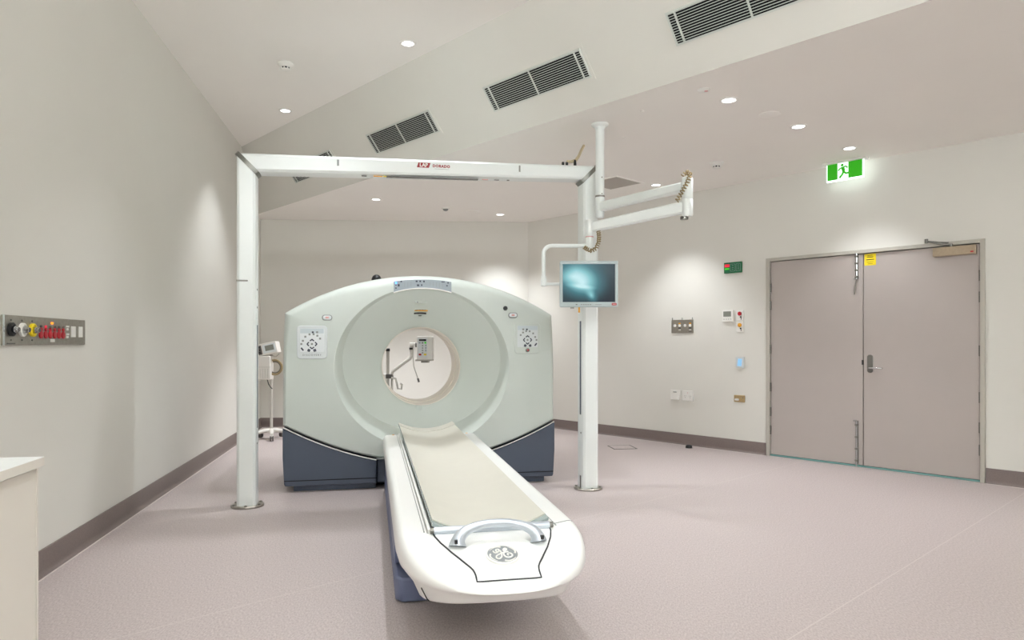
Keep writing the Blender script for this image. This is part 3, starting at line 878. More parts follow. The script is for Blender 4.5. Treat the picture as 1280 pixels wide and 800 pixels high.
# the maker's lettering on the beam
lx = 1.38
lg = MB().prism([(-0.056, -0.020), (0.043, -0.020), (0.056, 0.020), (-0.043, 0.020)], -0.001, 0.0015, 'y').build('logo_plate', 'logored', portal, smooth=0, loc=(lx, -0.0812, beam_z(lx) + 0.022))
text('LAP', 0.042, 0.0004, 'lettering', 'white', lg, (0, -0.0016, 0.0), bold=0.0012, spacing=0.95)
text('DORADO', 0.030, 0.0004, 'lettering', 'logored', portal, (lx + 0.074, -0.0812, beam_z(lx) + 0.020), align='LEFT', bold=0.0016, spacing=1.15)
MB().box((lx + 0.15, -0.0812, beam_z(lx) - 0.003), (0.12, 0.001, 0.002)).build('printed_line', 'keygrey', portal)
# fittings and hose on top of the beam
for x in (2.60, 2.635):
    MB().lathe([(0.012, 0.0), (0.012, 0.028), (0.007, 0.034)], 12, (x, -0.02, beam_z(x) + 0.074)).build('cable_gland', 'black', portal)
MB().lathe([(0.014, 0.0), (0.012, 0.03), (0.007, 0.055)], 12, (2.71, -0.02, beam_z(2.71) + 0.074)).build('cable_clip', 'black', portal)
MB().tube([(2.638, -0.02, 2.872), (2.68, -0.01, 2.878), (2.735, 0.03, 2.905), (2.80, 0.14, 2.975), (2.87, 0.28, 3.065), (2.94, 0.41, 3.148)], 0.013, 10).build('hose', 'cream', portal, smooth=60)

# ------------------------------------------------------------------ ceiling-hung arm and monitor
pole = Vector((0.754, 5.965, 0))
arm = thing('ceiling_boom', 'white articulated arm hanging from a ceiling pole beside the portal', 'boom', (pole.x, pole.y, 0))
def A(x, y, z): return (x - pole.x, y - pole.y, z)
MB().lathe([(0.074, ZL), (0.074, ZL - 0.012), (0.064, ZL - 0.022), (0.046, ZL - 0.028), (0.0405, ZL - 0.05)], 28).build('ceiling_flange', 'whitecool', arm)
MB().lathe([(0.038, ZL), (0.038, 2.56), (0.040, 2.555), (0.040, 2.42), (0.036, 2.37), (0.028, 2.36)], 24).build('pole', 'whitecool', arm)
MB().lathe([(0.041, 2.535), (0.041, 2.55)], 20).build('pole_collar', 'dsteel', arm)
for z in (2.70, 2.56):
    MB().lathe([(0.006, -0.041), (0.006, -0.036)], 10, (0.012, 0, z), 'y').build('screw', 'dsteel', arm)
def beam_arm(name, p, q, h0, h1, wd):
    p = Vector(p); q = Vector(q); d = (q - p); dh = Vector((d.x, d.y, 0)).normalized(); n_ = Vector((-dh.y, dh.x, 0))
    rows = []
    for e, h in ((p, h0), (q, h1)):
        sec = [(-wd / 2, -h / 2 + 0.012), (-wd / 2 + 0.012, -h / 2), (wd / 2 - 0.012, -h / 2), (wd / 2, -h / 2 + 0.012), (wd / 2, h / 2 - 0.012), (wd / 2 - 0.012, h / 2), (-wd / 2 + 0.012, h / 2), (-wd / 2, h / 2 - 0.012)]
        rows.append([tuple(e + n_ * a + Vector((0, 0, b))) for a, b in sec])
    mb = MB().grid(rows, close_u=True); mb.f.append(tuple(range(8))); mb.f.append(tuple(range(8, 16)))
    return mb.build(name, 'whitecool', arm, smooth=30)
e1 = A(1.29, 5.23, 2.462)
beam_arm('upper_arm', A(0.77, 5.945, 2.452), e1, 0.082, 0.070, 0.065)
kn = A(1.31, 5.20, 0)
MB().lathe([(0.036, 2.235), (0.041, 2.25), (0.041, 2.36), (0.038, 2.365), (0.041, 2.37), (0.041, 2.515), (0.032, 2.53)], 24, (kn[0], kn[1], 0)).build('elbow', 'whitecool', arm)
MB().lathe([(0.030, 2.215), (0.030, 2.236)], 16, (kn[0] - 0.02, kn[1] + 0.012, 0)).build('elbow_cap', 'dsteel', arm)
j2 = A(0.624, 5.60, 2.215)
beam_arm('lower_arm', A(1.29, 5.215, 2.305), j2, 0.092, 0.080, 0.06)
MB().lathe([(0.036, 2.145), (0.042, 2.155), (0.042, 2.265), (0.034, 2.278)], 22, (j2[0], j2[1], 0)).build('wrist', 'whitecool', arm)
MB().lathe([(0.032, 2.138), (0.032, 2.146)], 18, (j2[0], j2[1], 0)).build('wrist_ring', 'pink', arm)
MB().lathe([(0.026, 2.03), (0.028, 2.04), (0.028, 2.140)], 18, (j2[0], j2[1], 0)).build('drop_tube', 'whitecool', arm)
tp = [A(0.62, 5.60, 2.07), A(0.40, 5.612, 2.072), A(0.36, 5.612, 2.072)]
tp += [A(x, 5.612, z) for x, y, z in arc((0.32, 0, 2.007), 0.065, 90, 180, 6)]
tp += [A(0.255, 5.612, 1.92), A(0.255, 5.612, 1.80)]
MB().tube(tp, 0.0165, 12).build('swan_neck', 'whitecool', arm, smooth=60)
MB().lathe([(0.016, 1.745), (0.022, 1.75), (0.024, 1.80), (0.020, 1.83)], 16, A(0.255, 5.612, 0)[:2] + (0,)).build('swivel', 'whitecool', arm)
MB().tube([A(0.255, 5.612, 1.765), A(0.42, 5.612, 1.762), A(0.60, 5.612, 1.758)], 0.013, 10).build('monitor_bracket', 'whitecool', arm)
ck = [A(0.575, 5.56, 2.055), A(0.60, 5.54, 2.035), A(0.632, 5.53, 2.02), A(0.668, 5.53, 2.04), A(0.69, 5.535, 2.09), A(0.695, 5.55, 2.14), A(0.69, 5.57, 2.20)]
MB().tube(helix(ck, 0.014, 16), 0.0048, 5).build('coiled_cable', 'coil', arm, smooth=60)
ck = [A(1.22, 5.16, 2.34), A(1.25, 5.13, 2.40), A(1.29, 5.12, 2.47), A(1.315, 5.13, 2.53), A(1.30, 5.17, 2.56), A(1.275, 5.2, 2.54)]
MB().tube(helix(ck, 0.014, 14), 0.0048, 5).build('coiled_cable', 'coil', arm, smooth=60)
mon = thing('monitor', 'grey framed flat monitor with a painted turquoise reflection beside the portal column', 'monitor', (0.607, 5.50, 1.755), R(-1))
MB().prism(rrect(0.458, 0.365, 0.012, 4), 0.0, 0.045, 'y').build('casing', 'bezel', mon, bevel=0.004)
MB().box((0, 0.065, 0), (0.14, 0.05, 0.14)).build('mount_plate', 'whitecool', mon, bevel=0.006)
bz_ = MB()
for c, s in (((0, -0.006, 0.169), (0.456, 0.014, 0.024)), ((0, -0.006, -0.162), (0.456, 0.014, 0.038)), ((-0.217, -0.006, 0.003), (0.022, 0.014, 0.296)), ((0.217, -0.006, 0.003), (0.022, 0.014, 0.296))):
    bz_.box(c, s)
bz_.build('bezel', 'bezel', mon, bevel=0.003)
MB().box((0, -0.003, 0.006), (0.414, 0.004, 0.302)).build('screen', 'screen', mon)
for k in range(6):
    MB().box((-0.078 + 0.018 * k - (0.02 if k == 0 else 0), -0.0135, -0.163), (0.012, 0.002, 0.008)).build('button', 'casing' if k == 0 else 'keygrey', mon)
MB().box((0.075, -0.0135, -0.163), (0.05, 0.001, 0.004)).build('printed_line', 'keygrey', mon)
MB().prism(rrect(0.038, 0.018, 0.006, 4, 0.198, -0.160), -0.015, -0.012, 'y').build('logo_sticker', 'red', mon)
MB().prism(rrect(0.026, 0.006, 0.002, 2, 0.198, -0.160), -0.0158, -0.015, 'y').build('logo_bar', 'pink', mon)
MB().box((-0.13, 0.02, -0.187), (0.03, 0.02, 0.012)).build('connector', 'dsteel', mon)
MB().tube([(-0.075, 0.02, -0.182), (-0.075, 0.02, -0.225)], 0.007, 8).build('cable_end', 'orange', mon)

# ------------------------------------------------------------------ air grilles on the sloping bulkhead
S0 = Vector((5.873, 0, 3.165)); SE = Vector((0.685683, -0.727901, 0)); SW = Vector((-0.450149, -0.424040, 0.785847))
SY = SW.cross(SE)
def grille(s, label):
    o = thing('air_grille', label, 'air grille', group='air grilles on the sloping bulkhead')
    p = S0 + SE * s + SW * 0.345
    o.matrix_world = Matrix(((SE.x, SY.x, SW.x, p.x), (SE.y, SY.y, SW.y, p.y), (SE.z, SY.z, SW.z, p.z), (0, 0, 0, 1)))
    W_, H_ = 1.10, 0.206
    MB().box((0, -0.0015, 0), (W_, 0.002, H_)).build('dark_core', 'dark', o)
    f = MB()
    for c, sz in (((0, -0.006, H_ / 2 + 0.006), (W_ + 0.024, 0.012, 0.012)), ((0, -0.006, -H_ / 2 - 0.006), (W_ + 0.024, 0.012, 0.012)), ((-W_ / 2 - 0.006, -0.006, 0), (0.012, 0.012, H_)), ((W_ / 2 + 0.006, -0.006, 0), (0.012, 0.012, H_))):
        f.box(c, sz)
    f.build('frame', 'grillewhite', o)
    fl = MB()
    for c, sz in (((0, -0.0015, H_ / 2 + 0.026), (W_ + 0.08, 0.003, 0.028)), ((0, -0.0015, -H_ / 2 - 0.026), (W_ + 0.08, 0.003, 0.028)), ((-W_ / 2 - 0.026, -0.0015, 0), (0.028, 0.003, H_ + 0.024)), ((W_ / 2 + 0.026, -0.0015, 0), (0.028, 0.003, H_ + 0.024))):
        fl.box(c, sz)
    fl.build('flange', 'wall', o)
    for x in (-0.495, 0.0, 0.495):
        MB().box((x, -0.008, 0), (0.011, 0.010, H_)).build('mullion', 'grillewhite', o)
    me = None
    for k in range(12):
        z = -H_ / 2 + H_ * (k + 0.5) / 12 + H_ / 24 - 0.004
        sl = MB().box((0, 0, 0), (W_, 0.010, 0.0034)).build('slat', 'grillewhite', o, loc=(0, -0.0075, z)) if me is None else None
        if sl is None:
            sl = bpy.data.objects.new('slat', me); COL.objects.link(sl); sl.parent = o; sl.location = (0, -0.0075, z)
        me = sl.data
    return o
grille(-11.905, 'farthest air grille, partly hidden by the portal beam near the left corner')
grille(-9.995, 'small louvred air grille just above the portal beam')
grille(-8.075, 'fully visible louvred air grille in the middle of the sloping bulkhead')
grille(-6.185, 'nearest louvred air grille, cut off at the top edge of the picture')

# ------------------------------------------------------------------ downlights
def downlight(x, y, z, label, power=1.0, color=WARM, lens='lens', cone=92):
    o = thing('downlight', label, 'downlight', (x, y, z), group='recessed ceiling downlights')
    MB().lathe([(0.050, -0.001), (0.051, -0.006), (0.064, -0.009), (0.070, -0.005), (0.071, 0.0)], 28, cap=False).build('trim_ring', 'white', o)
    MB().lathe([(0.050, -0.0035), (0.0505, -0.0015)], 28).build('lens', lens, o, smooth=0)
    ld = bpy.data.lights.new('downlight_lamp', 'SPOT')
    ld.energy = LAMP_W * power
    ld.color = color
    ld.spot_size = R(cone); ld.spot_blend = 0.7
    ld.shadow_soft_size = 0.05
    l = bpy.data.objects.new('downlight_lamp', ld); COL.objects.link(l)
    l.parent = o; l.location = (0, 0, -0.03)
    return o
downlight(-0.90, 6.02, ZH, 'lit round downlight in the high ceiling near the sloping bulkhead', 1.4)
downlight(-2.53, 7.77, ZH, 'lit round downlight in the high ceiling above the far left corner', 0.9)
downlight(1.674, 5.373, ZL, 'large bright round downlight nearest the bulkhead edge, right of centre', 1.0)
downlight(2.482, 6.032, ZL, 'lit round downlight between two flush discs, right of centre', 1.0)
downlight(3.252, 6.705, ZL, 'lit round downlight just above the green exit sign', 0.5)
downlight(1.713, 8.278, ZL, 'lit round downlight beside the grey access panel', 0.85)
downlight(-1.781, 9.115, ZL, 'lit round downlight behind the beam, above the scanner', 3.0)
downlight(-0.176, 10.205, ZL, 'lit round downlight close to the back wall', 1.0)
for x, y, z, p, c, lb in ((-1.35, 4.75, ZH, 0.6, WARM, 'nearer the left wall, level with the medical panel'), (-0.30, 3.05, ZH, 1.2, WARM, 'over the foot end of the couch'), (-1.30, 1.4, ZH, 0.15, COOL, 'over the white worktop'),
                          (0.75, 1.0, ZH, 0.75, COOL, 'just ahead of the viewer'), (1.3, -1.4, ZH, 0.3, COOL, 'behind the viewer'), (3.75, 4.05, ZL, 0.2, WARM, 'in the low ceiling right of the picture')):
    downlight(x, y, z, 'added unseen ceiling downlight ' + lb + ', outside the picture', p, c)['group'] = 'added downlights outside the picture'  # unseen lamps added for brightness; the left-wall one follows its scallop

# unseen uplighters added behind the viewer to brighten the ceilings
for x, lb in ((-0.2, 'left'), (1.9, 'middle'), (4.0, 'right')):
    o = thing('added_uplighter', lb + ' one of three unseen uplighters added behind the viewer to brighten the ceilings', 'uplighter', (x, REAR_Y, 2.90), group='added uplighters behind the viewer')
    MB().prism([(0.0, 0.0), (0.06, 0.0), (0.14, 0.09), (0.14, 0.11), (0.0, 0.11)], -0.75, 0.75, 'x').build('housing', 'white', o, smooth=0)
    ld = bpy.data.lights.new('added_uplighter_lamp', 'AREA'); ld.shape = 'RECTANGLE'; ld.size = 1.4; ld.size_y = 0.10
    ld.energy = 160.0; ld.color = (0.87, 0.95, 1.0)
    l = bpy.data.objects.new('added_uplighter_lamp', ld); COL.objects.link(l)
    l.parent = o; l.location = (0, 0.10, 0.125); l.rotation_euler = (R(180 - 18), 0, 0)

# ------------------------------------------------------------------ other ceiling things
def detector(x, y, z, label):
    o = thing('smoke_detector', label, 'smoke detector', (x, y, z), group='ceiling smoke detectors')
    MB().lathe([(0.072, 0.0), (0.072, -0.014), (0.066, -0.022), (0.050, -0.034), (0.048, -0.040)], 28).build('base', 'white', o)
    MB().lathe([(0.038, -0.040), (0.038, -0.056)], 20).build('chamber', 'black', o)
    for k in range(8):
        a = R(45 * k)
        MB().box((0.040 * math.cos(a), 0.040 * math.sin(a), -0.048), (0.009, 0.009, 0.017), Matrix.Rotation(a, 3, 'Z')).build('rib', 'white', o)
    MB().lathe([(0.044, -0.056), (0.042, -0.062), (0.030, -0.067)], 20).build('cap', 'white', o)
detector(-2.098, 6.45, ZH, 'white smoke detector on the high ceiling near the left wall')
detector(2.131, 7.244, ZL, 'white smoke detector on the lower ceiling beyond the downlights')
o = thing('ceiling_sensor', 'flat ceiling sensor with a red spot near the bulkhead edge', 'sensor', (1.421, 5.151, ZL))
MB().lathe([(0.045, 0.0), (0.045, -0.005), (0.032, -0.014)], 24).build('base', 'white', o)
MB().lathe([(0.014, -0.012), (0.013, -0.017)], 12, (0.012, -0.012, 0)).build('indicator', 'pink', o)
def disc(x, y, r, label):
    o = thing('ceiling_speaker', label, 'speaker', (x, y, ZL), group='flush ceiling speakers')
    MB().lathe([(r, 0.0), (r, -0.004), (r - 0.012, -0.008)], 32).build('rim', 'ceil', o)
    MB().lathe([(r - 0.014, -0.0082), (r - 0.016, -0.0095), (0.01, -0.0105)], 32).build('cover', 'ceil', o)
disc(2.115, 5.713, 0.085, 'flush round ceiling speaker between the two bright downlights')
disc(-0.549, 9.954, 0.11, 'flush round ceiling speaker near the back wall')
o = thing('presence_sensor', 'small round ceiling sensor above the scanner near the back wall', 'sensor', (-0.927, 9.716, ZL))
MB().lathe([(0.06, 0.0), (0.06, -0.010), (0.045, -0.016)], 24).build('base', 'white', o)
MB().lathe([(0.040, -0.014), (0.034, -0.032), (0.014, -0.042)], 20).build('dome', 'keygrey', o, smooth=60)
for x, y, lb in ((1.05, 5.62, 'tiny round plug in the ceiling, right of the pole flange'), (1.02, 6.35, 'tiny round plug in the ceiling, close behind the boom pole')):
    tag(MB().lathe([(0.017, 0.0), (0.017, -0.004), (0.010, -0.008)], 16, (x, y, ZL)).build('ceiling_plug', 'ceil'), lb, 'plug', 'ceiling plugs')
o = thing('access_panel', 'square grey access panel in the ceiling behind the arm pole', 'access panel', (1.19, 8.17, ZL), R_ROT)
MB().box((0, 0, -0.004), (0.46, 0.46, 0.007)).build('lid', 'accgrey', o)
f = MB()
for c, s in (((0, 0.242, -0.005), (0.508, 0.024, 0.010)), ((0, -0.242, -0.005), (0.508, 0.024, 0.010)), ((0.242, 0, -0.005), (0.024, 0.46, 0.010)), ((-0.242, 0, -0.005), (0.024, 0.46, 0.010))): f.box(c, s)
f.build('frame', 'ceil', o)

# ------------------------------------------------------------------ exit sign
sg_ = thing('exit_sign', 'green lit running-man exit sign hanging from the ceiling near the doors', 'exit sign', RW(0.932, 3.165, 0.16), R_ROT)
MB().box((0, 0, -0.010), (0.44, 0.085, 0.020)).build('ceiling_bracket', 'white', sg_, bevel=0.003)
MB().box((0, 0.006, -0.105), (0.372, 0.022, 0.190)).build('diffuser', 'signglow', sg_, bevel=0.003)
fc = MB().box((0, -0.0065, -0.100), (0.350, 0.003, 0.170)).build('face', 'green', sg_)
MB().box((-0.016, -0.0085, -0.100), (0.108, 0.002, 0.168)).build('pictogram_field', 'signwhite', sg_)
rm = MB()
def limb(pts, r): 
    rm.tube([(x - 0.012, -0.0100, -0.100 + z) for x, z in pts], r, 6)
rm.lathe([(0.0001, -0.0112), (0.014, -0.0112), (0.014, -0.0092)], 14, (-0.022, 0, -0.100 + 0.056), 'y')
limb([(-0.006, 0.030), (0.006, -0.010)], 0.016)
limb([(-0.006, 0.034), (-0.034, 0.022), (-0.052, 0.004)], 0.0075)
limb([(0.000, 0.034), (0.026, 0.040), (0.044, 0.020)], 0.0075)
limb([(0.004, -0.012), (0.026, -0.034), (0.060, -0.030)], 0.010)
limb([(0.002, -0.012), (-0.010, -0.040), (-0.030, -0.062), (-0.036, -0.074)], 0.010)
rm.build('running_figure', 'green', sg_)

# ------------------------------------------------------------------ devices on the right wall
def dev(name, label, cat, s0, s1, z0, z1, th, body, group=None, bev=0.003, r=0.006):
    o = thing(name, label, cat, RW((s0 + s1) / 2, (z0 + z1) / 2, 0.0), R_ROT, group)
    MB().prism(rrect(s1 - s0, z1 - z0, r, 3), -th, 0.0, 'y').build('body', body, o, bevel=bev)
    return o
# brushed-steel outlet plate with hooks
o = dev('outlet_plate', 'brushed steel service plate with white sockets and top hooks, mid-wall', 'service plate', -1.282, -0.964, 1.41, 1.575, 0.014, 'steel', bev=0.002)
for x in (-0.145, 0.0, 0.148):
    MB().tube([(x, -0.008, 0.08), (x, -0.012, 0.112)], 0.006, 8).build('hook', 'chrome', o)
for i, x in enumerate((-0.105, -0.035, 0.045, 0.118)):
    MB().prism(rrect(0.034, 0.034, 0.012, 4, x, 0.01), -0.020, -0.012, 'y').build('socket', 'white', o, bevel=0.002)
    if i % 2:
        MB().prism(rrect(0.030, 0.016, 0.006, 3, x, 0.036), -0.018, -0.012, 'y').build('socket_lamp', 'orange', o)
        MB().prism(rrect(0.036, 0.022, 0.004, 3, x, -0.022), -0.020, -0.012, 'y').build('socket_switch', 'casing', o)
        MB().prism(rrect(0.030, 0.012, 0.004, 3, x, -0.044), -0.018, -0.012, 'y').build('socket_cap', 'white', o)
    else:
        MB().box((x - 0.022, -0.0145, 0.012), (0.012, 0.003, 0.03)).build('socket_tag', 'panelbl', o)
MB().box((0.12, -0.0145, -0.068), (0.04, 0.002, 0.006)).build('printed_line', 'casing', o)
o = dev('switch_socket', 'left white power outlet low on the right wall', 'power outlet', -1.290, -1.153, 0.574, 0.685, 0.024, 'white')
MB().box((0.0, -0.025, 0.030), (0.05, 0.004, 0.012)).build('label_strip', 'keygrey', o)
MB().box((0.0, -0.018, -0.062), (0.125, 0.03, 0.012)).build('lower_lip', 'white', o, bevel=0.003)
o = dev('switch_socket', 'right white power outlet with socket holes, low on the right wall', 'power outlet', -1.110, -0.958, 0.560, 0.686, 0.024, 'white')
for sx in (-0.036, 0.036):
    MB().prism(rrect(0.022, 0.03, 0.006, 3, sx, 0.032), -0.028, -0.02, 'y').build('rocker', 'white', o)
    for dx, dz, rt in ((-0.009, -0.004, 0.5), (0.009, -0.004, -0.5), (0, -0.024, 0)):
        MB().box((sx + dx, -0.0245, dz), (0.003, 0.002, 0.011), Matrix.Rotation(rt, 3, 'Y')).build('pin_slot', 'casing', o)
MB().prism(rrect(0.013, 0.008, 0.003, 2, 0.0, 0.036), -0.0265, -0.02, 'y').build('indicator', 'pink', o)
# warden panel
o = dev('indicator_panel', 'dark green indicator panel with red and green buttons left of the doors', 'indicator panel', -0.533, -0.303, 2.115, 2.243, 0.020, 'greendk', bev=0.002)
MB().box((-0.073, -0.0215, 0.026), (0.066, 0.004, 0.034)).build('red_button', 'redled', o, bevel=0.001)
MB().box((-0.073, -0.0215, -0.012), (0.058, 0.004, 0.020)).build('green_button', 'greenled', o, bevel=0.001)
for x0, x1 in ((-0.030, 0.032), (0.045, 0.100)):
    f = MB()
    f.box(((x0 + x1) / 2, -0.0205, 0.042), (x1 - x0, 0.002, 0.003)).box(((x0 + x1) / 2, -0.0205, -0.042), (x1 - x0, 0.002, 0.003))
    f.box((x0, -0.0205, 0), (0.003, 0.002, 0.084)).box((x1, -0.0205, 0), (0.003, 0.002, 0.084))
    f.build('field_outline', 'panelbl', o)
    for z in (0.024, 0.0, -0.02):
        MB().box(((x0 + x1) / 2, -0.0205, z), (0.022, 0.002, 0.005)).build('printed_line', 'panelbl', o)
o = dev('thermostat', 'white wall thermostat with grey display beside the call buttons', 'thermostat', -0.556, -0.409, 1.540, 1.675, 0.026, 'white')
MB().box((-0.004, -0.027, 0.022), (0.100, 0.003, 0.062)).build('display', 'lcd', o)
for k in range(4):
    MB().box((-0.045 + 0.030 * k, -0.027, -0.040), (0.014, 0.003, 0.007)).build('button', 'keygrey', o)
for z0, z1, m, lb in ((1.547, 1.672, 'red', 'white call plate with red round button and small key'), (1.412, 1.537, 'orange', 'white call plate with amber round button below the red one')):
    o = dev('call_button', lb, 'call button', -0.377, -0.283, z0, z1, 0.012, 'white', 'call buttons beside the thermostat')
    MB().lathe([(0.024, -0.012), (0.024, -0.022), (0.018, -0.028), (0.001, -0.030)], 20, (0.0, 0, 0.020), 'y').build('button', m, o)
    MB().lathe([(0.009, -0.012), (0.009, -0.018)], 14, (0.012, 0, -0.020), 'y').build('key_lock', 'black', o)
    MB().box((0.016, -0.013, -0.040), (0.007, 0.003, 0.022)).build('key_mark', 'casing', o)
o = dev('touch_switch', 'small grey wall switch with glowing blue face', 'light switch', -0.381, -0.278, 0.990, 1.120, 0.016, 'keypanel')
MB().prism([(-0.030, -0.042), (0.022, -0.042), (0.030, 0.042), (-0.020, 0.042)], -0.0185, -0.015, 'y').build('lit_face', 'touch', o, smooth=0)
o = dev('key_switch_plate', 'brass switch plate low beside the double doors', 'switch plate', -0.407, -0.268, 0.587, 0.668, 0.010, 'brass', bev=0.002)
MB().prism(rrect(0.05, 0.024, 0.008, 3, -0.030, -0.012), -0.020, -0.008, 'y').build('rocker', 'white', o, bevel=0.002)
MB().prism(rrect(0.012, 0.012, 0.005, 3, 0.045, 0.012), -0.012, -0.008, 'y').build('screw', 'dsteel', o)

# ------------------------------------------------------------------ medical panel on the left wall
P0, P1 = 3.526, 4.486
pn = thing('medical_gas_panel', 'long brushed steel medical panel with red sockets on the left wall', 'service panel', LW((P0 + P1) / 2, 1.358), L_ROT)
pc = (P0 + P1) / 2
MB().box((0, -0.006, 0), (P1 - P0, 0.012, 0.154)).build('plate', 'steel', pn, bevel=0.002)
MB().box((-0.476, -0.013, 0), (0.012, 0.003, 0.154)).build('end_strip', 'chrome', pn)
for s_, ringm in ((3.598, 'black'), (3.706, 'white'), (3.812, 'yellow')):
    g = MB().lathe([(0.036, -0.012), (0.036, -0.024), (0.028, -0.028), (0.024, -0.020)], 24, (s_ - pc, 0, 0.004), 'y').build('gas_outlet', ringm, pn)
    MB().lathe([(0.018, -0.012), (0.018, -0.034), (0.014, -0.036), (0.014, -0.048), (0.011, -0.050)], 18, (s_ - pc, 0, 0.004), 'y').build('nozzle', 'chrome', g)
    MB().lathe([(0.012, -0.049), (0.010, -0.053)], 14, (s_ - pc, 0, 0.004), 'y').build('nozzle_hole', 'casing', g)
    for z in (0.052, -0.050):
        MB().lathe([(0.005, -0.012), (0.005, -0.015)], 8, (s_ - pc, 0, z), 'y').build('screw', 'casing', pn)
for k in range(6):
    s_ = 3.908 + 0.0535 * k - pc
    d = MB().lathe([(0.021, -0.012), (0.021, -0.018), (0.015, -0.020)], 20, (s_, 0, -0.020), 'y').build('red_socket', 'red', pn)
    MB().lathe([(0.010, -0.012), (0.010, -0.020)], 14, (s_, 0, 0.010), 'y').build('socket_neck', 'red', d)
    MB().lathe([(0.007, -0.012), (0.007, -0.019)], 12, (s_, 0, 0.026), 'y').build('socket_pin', 'redled' if k == 1 else 'casing', d)
MB().box((4.038 - pc, -0.014, 0.047), (0.022, 0.006, 0.011)).build('amber_lamp', 'amber', pn)
MB().box((4.044 - pc, -0.0135, -0.052), (0.048, 0.003, 0.018)).build('white_tag', 'white', pn)
for z in (0.024, -0.022):
    MB().box((4.232 - pc, -0.015, z + 0.008), (0.030, 0.006, 0.010)).build('data_jack', 'white', pn)
    MB().box((4.230 - pc, -0.015, z - 0.008), (0.018, 0.006, 0.014)).build('data_jack', 'white', pn)
for s_, wd_ in ((4.310, 0.058), (4.412, 0.052)):
    MB().box((s_ - pc, -0.014, 0.002), (wd_, 0.006, 0.066)).build('blank_cover', 'white', pn, bevel=0.002)
MB().box((3.60 - pc, -0.0125, -0.068), (0.08, 0.002, 0.006)).build('printed_line', 'casing', pn)

# ------------------------------------------------------------------ cabinet and worktop by the left wall
cb = thing('base_cabinet', 'plain pale base cabinet at the left edge of the picture', 'cabinet', LW(0.40, 0, 0.005), L_ROT)
# local x runs along the wall to the back, local -y points into the room
MB().box((0.96, -0.340, 0.49), (1.92, 0.68, 0.75)).build('carcass', 'cab', cb)
MB().box((0.96, -0.310, 0.055), (1.86, 0.60, 0.110)).build('toe_kick', 'casing', cb)
for k in range(3):
    d = MB().box((0.32 + 0.64 * k, -0.690, 0.488), (0.634, 0.019, 0.744)).build('cabinet_door', 'cab', cb, bevel=0.0015)
MB().box((1.927, -0.35, 0.433), (0.014, 0.70, 0.866)).build('end_panel', 'cab', cb, bevel=0.001)
wt = thing('worktop', 'white laminate worktop on the pale cabinet', 'worktop', LW(0.40, 0, 0.003), L_ROT)
MB().box((0.967, -0.360, 0.8835), (1.934, 0.72, 0.033)).build('slab', 'worktop', wt, bevel=0.0015)
MB().box((0.967, -0.7205, 0.8835), (1.93, 0.0015, 0.029)).build('edge_band', 'cab', wt)

# ------------------------------------------------------------------ floor box
o = thing('floor_box', 'square floor outlet lid set into the vinyl beyond the portal', 'floor box', (1.355, 8.555, 0), R(8))
MB().box((0, 0, 0.0015), (0.26, 0.27, 0.003)).build('lid', 'floor', o)
f = MB()
for c, s in (((0, 0.141, 0.002), (0.294, 0.012, 0.004)), ((0, -0.141, 0.002), (0.294, 0.012, 0.004)), ((0.141, 0, 0.002), (0.012, 0.27, 0.004)), ((-0.141, 0, 0.002), (0.012, 0.27, 0.004))): f.box(c, s)
f.build('frame', 'casing', o)

o = thing('door_stop', 'small black rubber door stop on the floor near the right skirting', 'door stop', (2.16, 8.50, 0))
MB().lathe([(0.040, 0.0), (0.040, 0.020), (0.034, 0.034), (0.020, 0.042), (0.001, 0.044)], 20).build('dome', 'black', o, smooth=50)
MB().lathe([(0.044, 0.0), (0.044, 0.004)], 20).build('base', 'dsteel', o)

# ------------------------------------------------------------------ patient monitor trolley in the back left corner
tr = thing('patient_monitor_trolley', 'monitor on a wheeled pole stand in the far left corner', 'trolley', (-3.215, 9.30, 0))
for k in range(5):
    a = R(-70 + 72 * k)
    ca, sa = math.cos(a), math.sin(a)
    MB().tube([(0.03 * ca, 0.03 * sa, 0.115), (0.14 * ca, 0.14 * sa, 0.105), (0.235 * ca, 0.235 * sa, 0.085)], [0.030, 0.026, 0.020], 10).build('leg', 'trolley', tr, smooth=60)
    wv = MB()
    wx_, wy_ = 0.235 * ca, 0.235 * sa
    nx, ny = -sa, ca
    for t in (-0.014, 0.014):
        p = Vector((wx_ + nx * t, wy_ + ny * t, 0.036)); q = Vector((nx, ny, 0)) * 0.009
        wv.tube([p - q, p + q], 0.036, 16)
    c_ = wv.build('caster', 'casing', tr)
    MB().box((wx_, wy_, 0.066), (0.04, 0.04, 0.03)).build('fork', 'trolley', c_, bevel=0.006)
MB().lathe([(0.055, 0.085), (0.055, 0.125), (0.030, 0.14)], 20).build('hub', 'trolley', tr)
MB().lathe([(0.019, 0.12), (0.019, 1.14)], 16).build('pole', 'tgrey', tr)
bk = MB().box((-0.062, -0.09, 0.955), (0.20, 0.13, 0.31)).build('accessory_box', 'trolley', tr, bevel=0.008)
MB().box((-0.062, -0.158, 0.965), (0.198, 0.004, 0.006)).build('box_rim', 'tgrey', bk)
for k in range(5):
    MB().box((-0.125 + 0.032 * k, -0.157, 0.88), (0.005, 0.005, 0.13)).build('rib', 'tgrey', bk)
mo = MB().prism(rrect(0.26, 0.155, 0.015, 4), -0.09, 0.06, 'y').build('patient_monitor', 'trolley', tr, bevel=0.006, loc=(-0.01, -0.05, 1.205), rot=(0, R(-12), 0))
MB().box((0.03, -0.092, 0.0), (0.17, 0.006, 0.115)).build('screen_frame', 'keypanel', mo, bevel=0.002)
MB().box((0.035, -0.0955, 0.008), (0.115, 0.003, 0.070)).build('screen', 'lcd', mo)
MB().box((-0.095, -0.092, 0.0), (0.05, 0.006, 0.12)).build('socket_block', 'casing', mo, bevel=0.004)
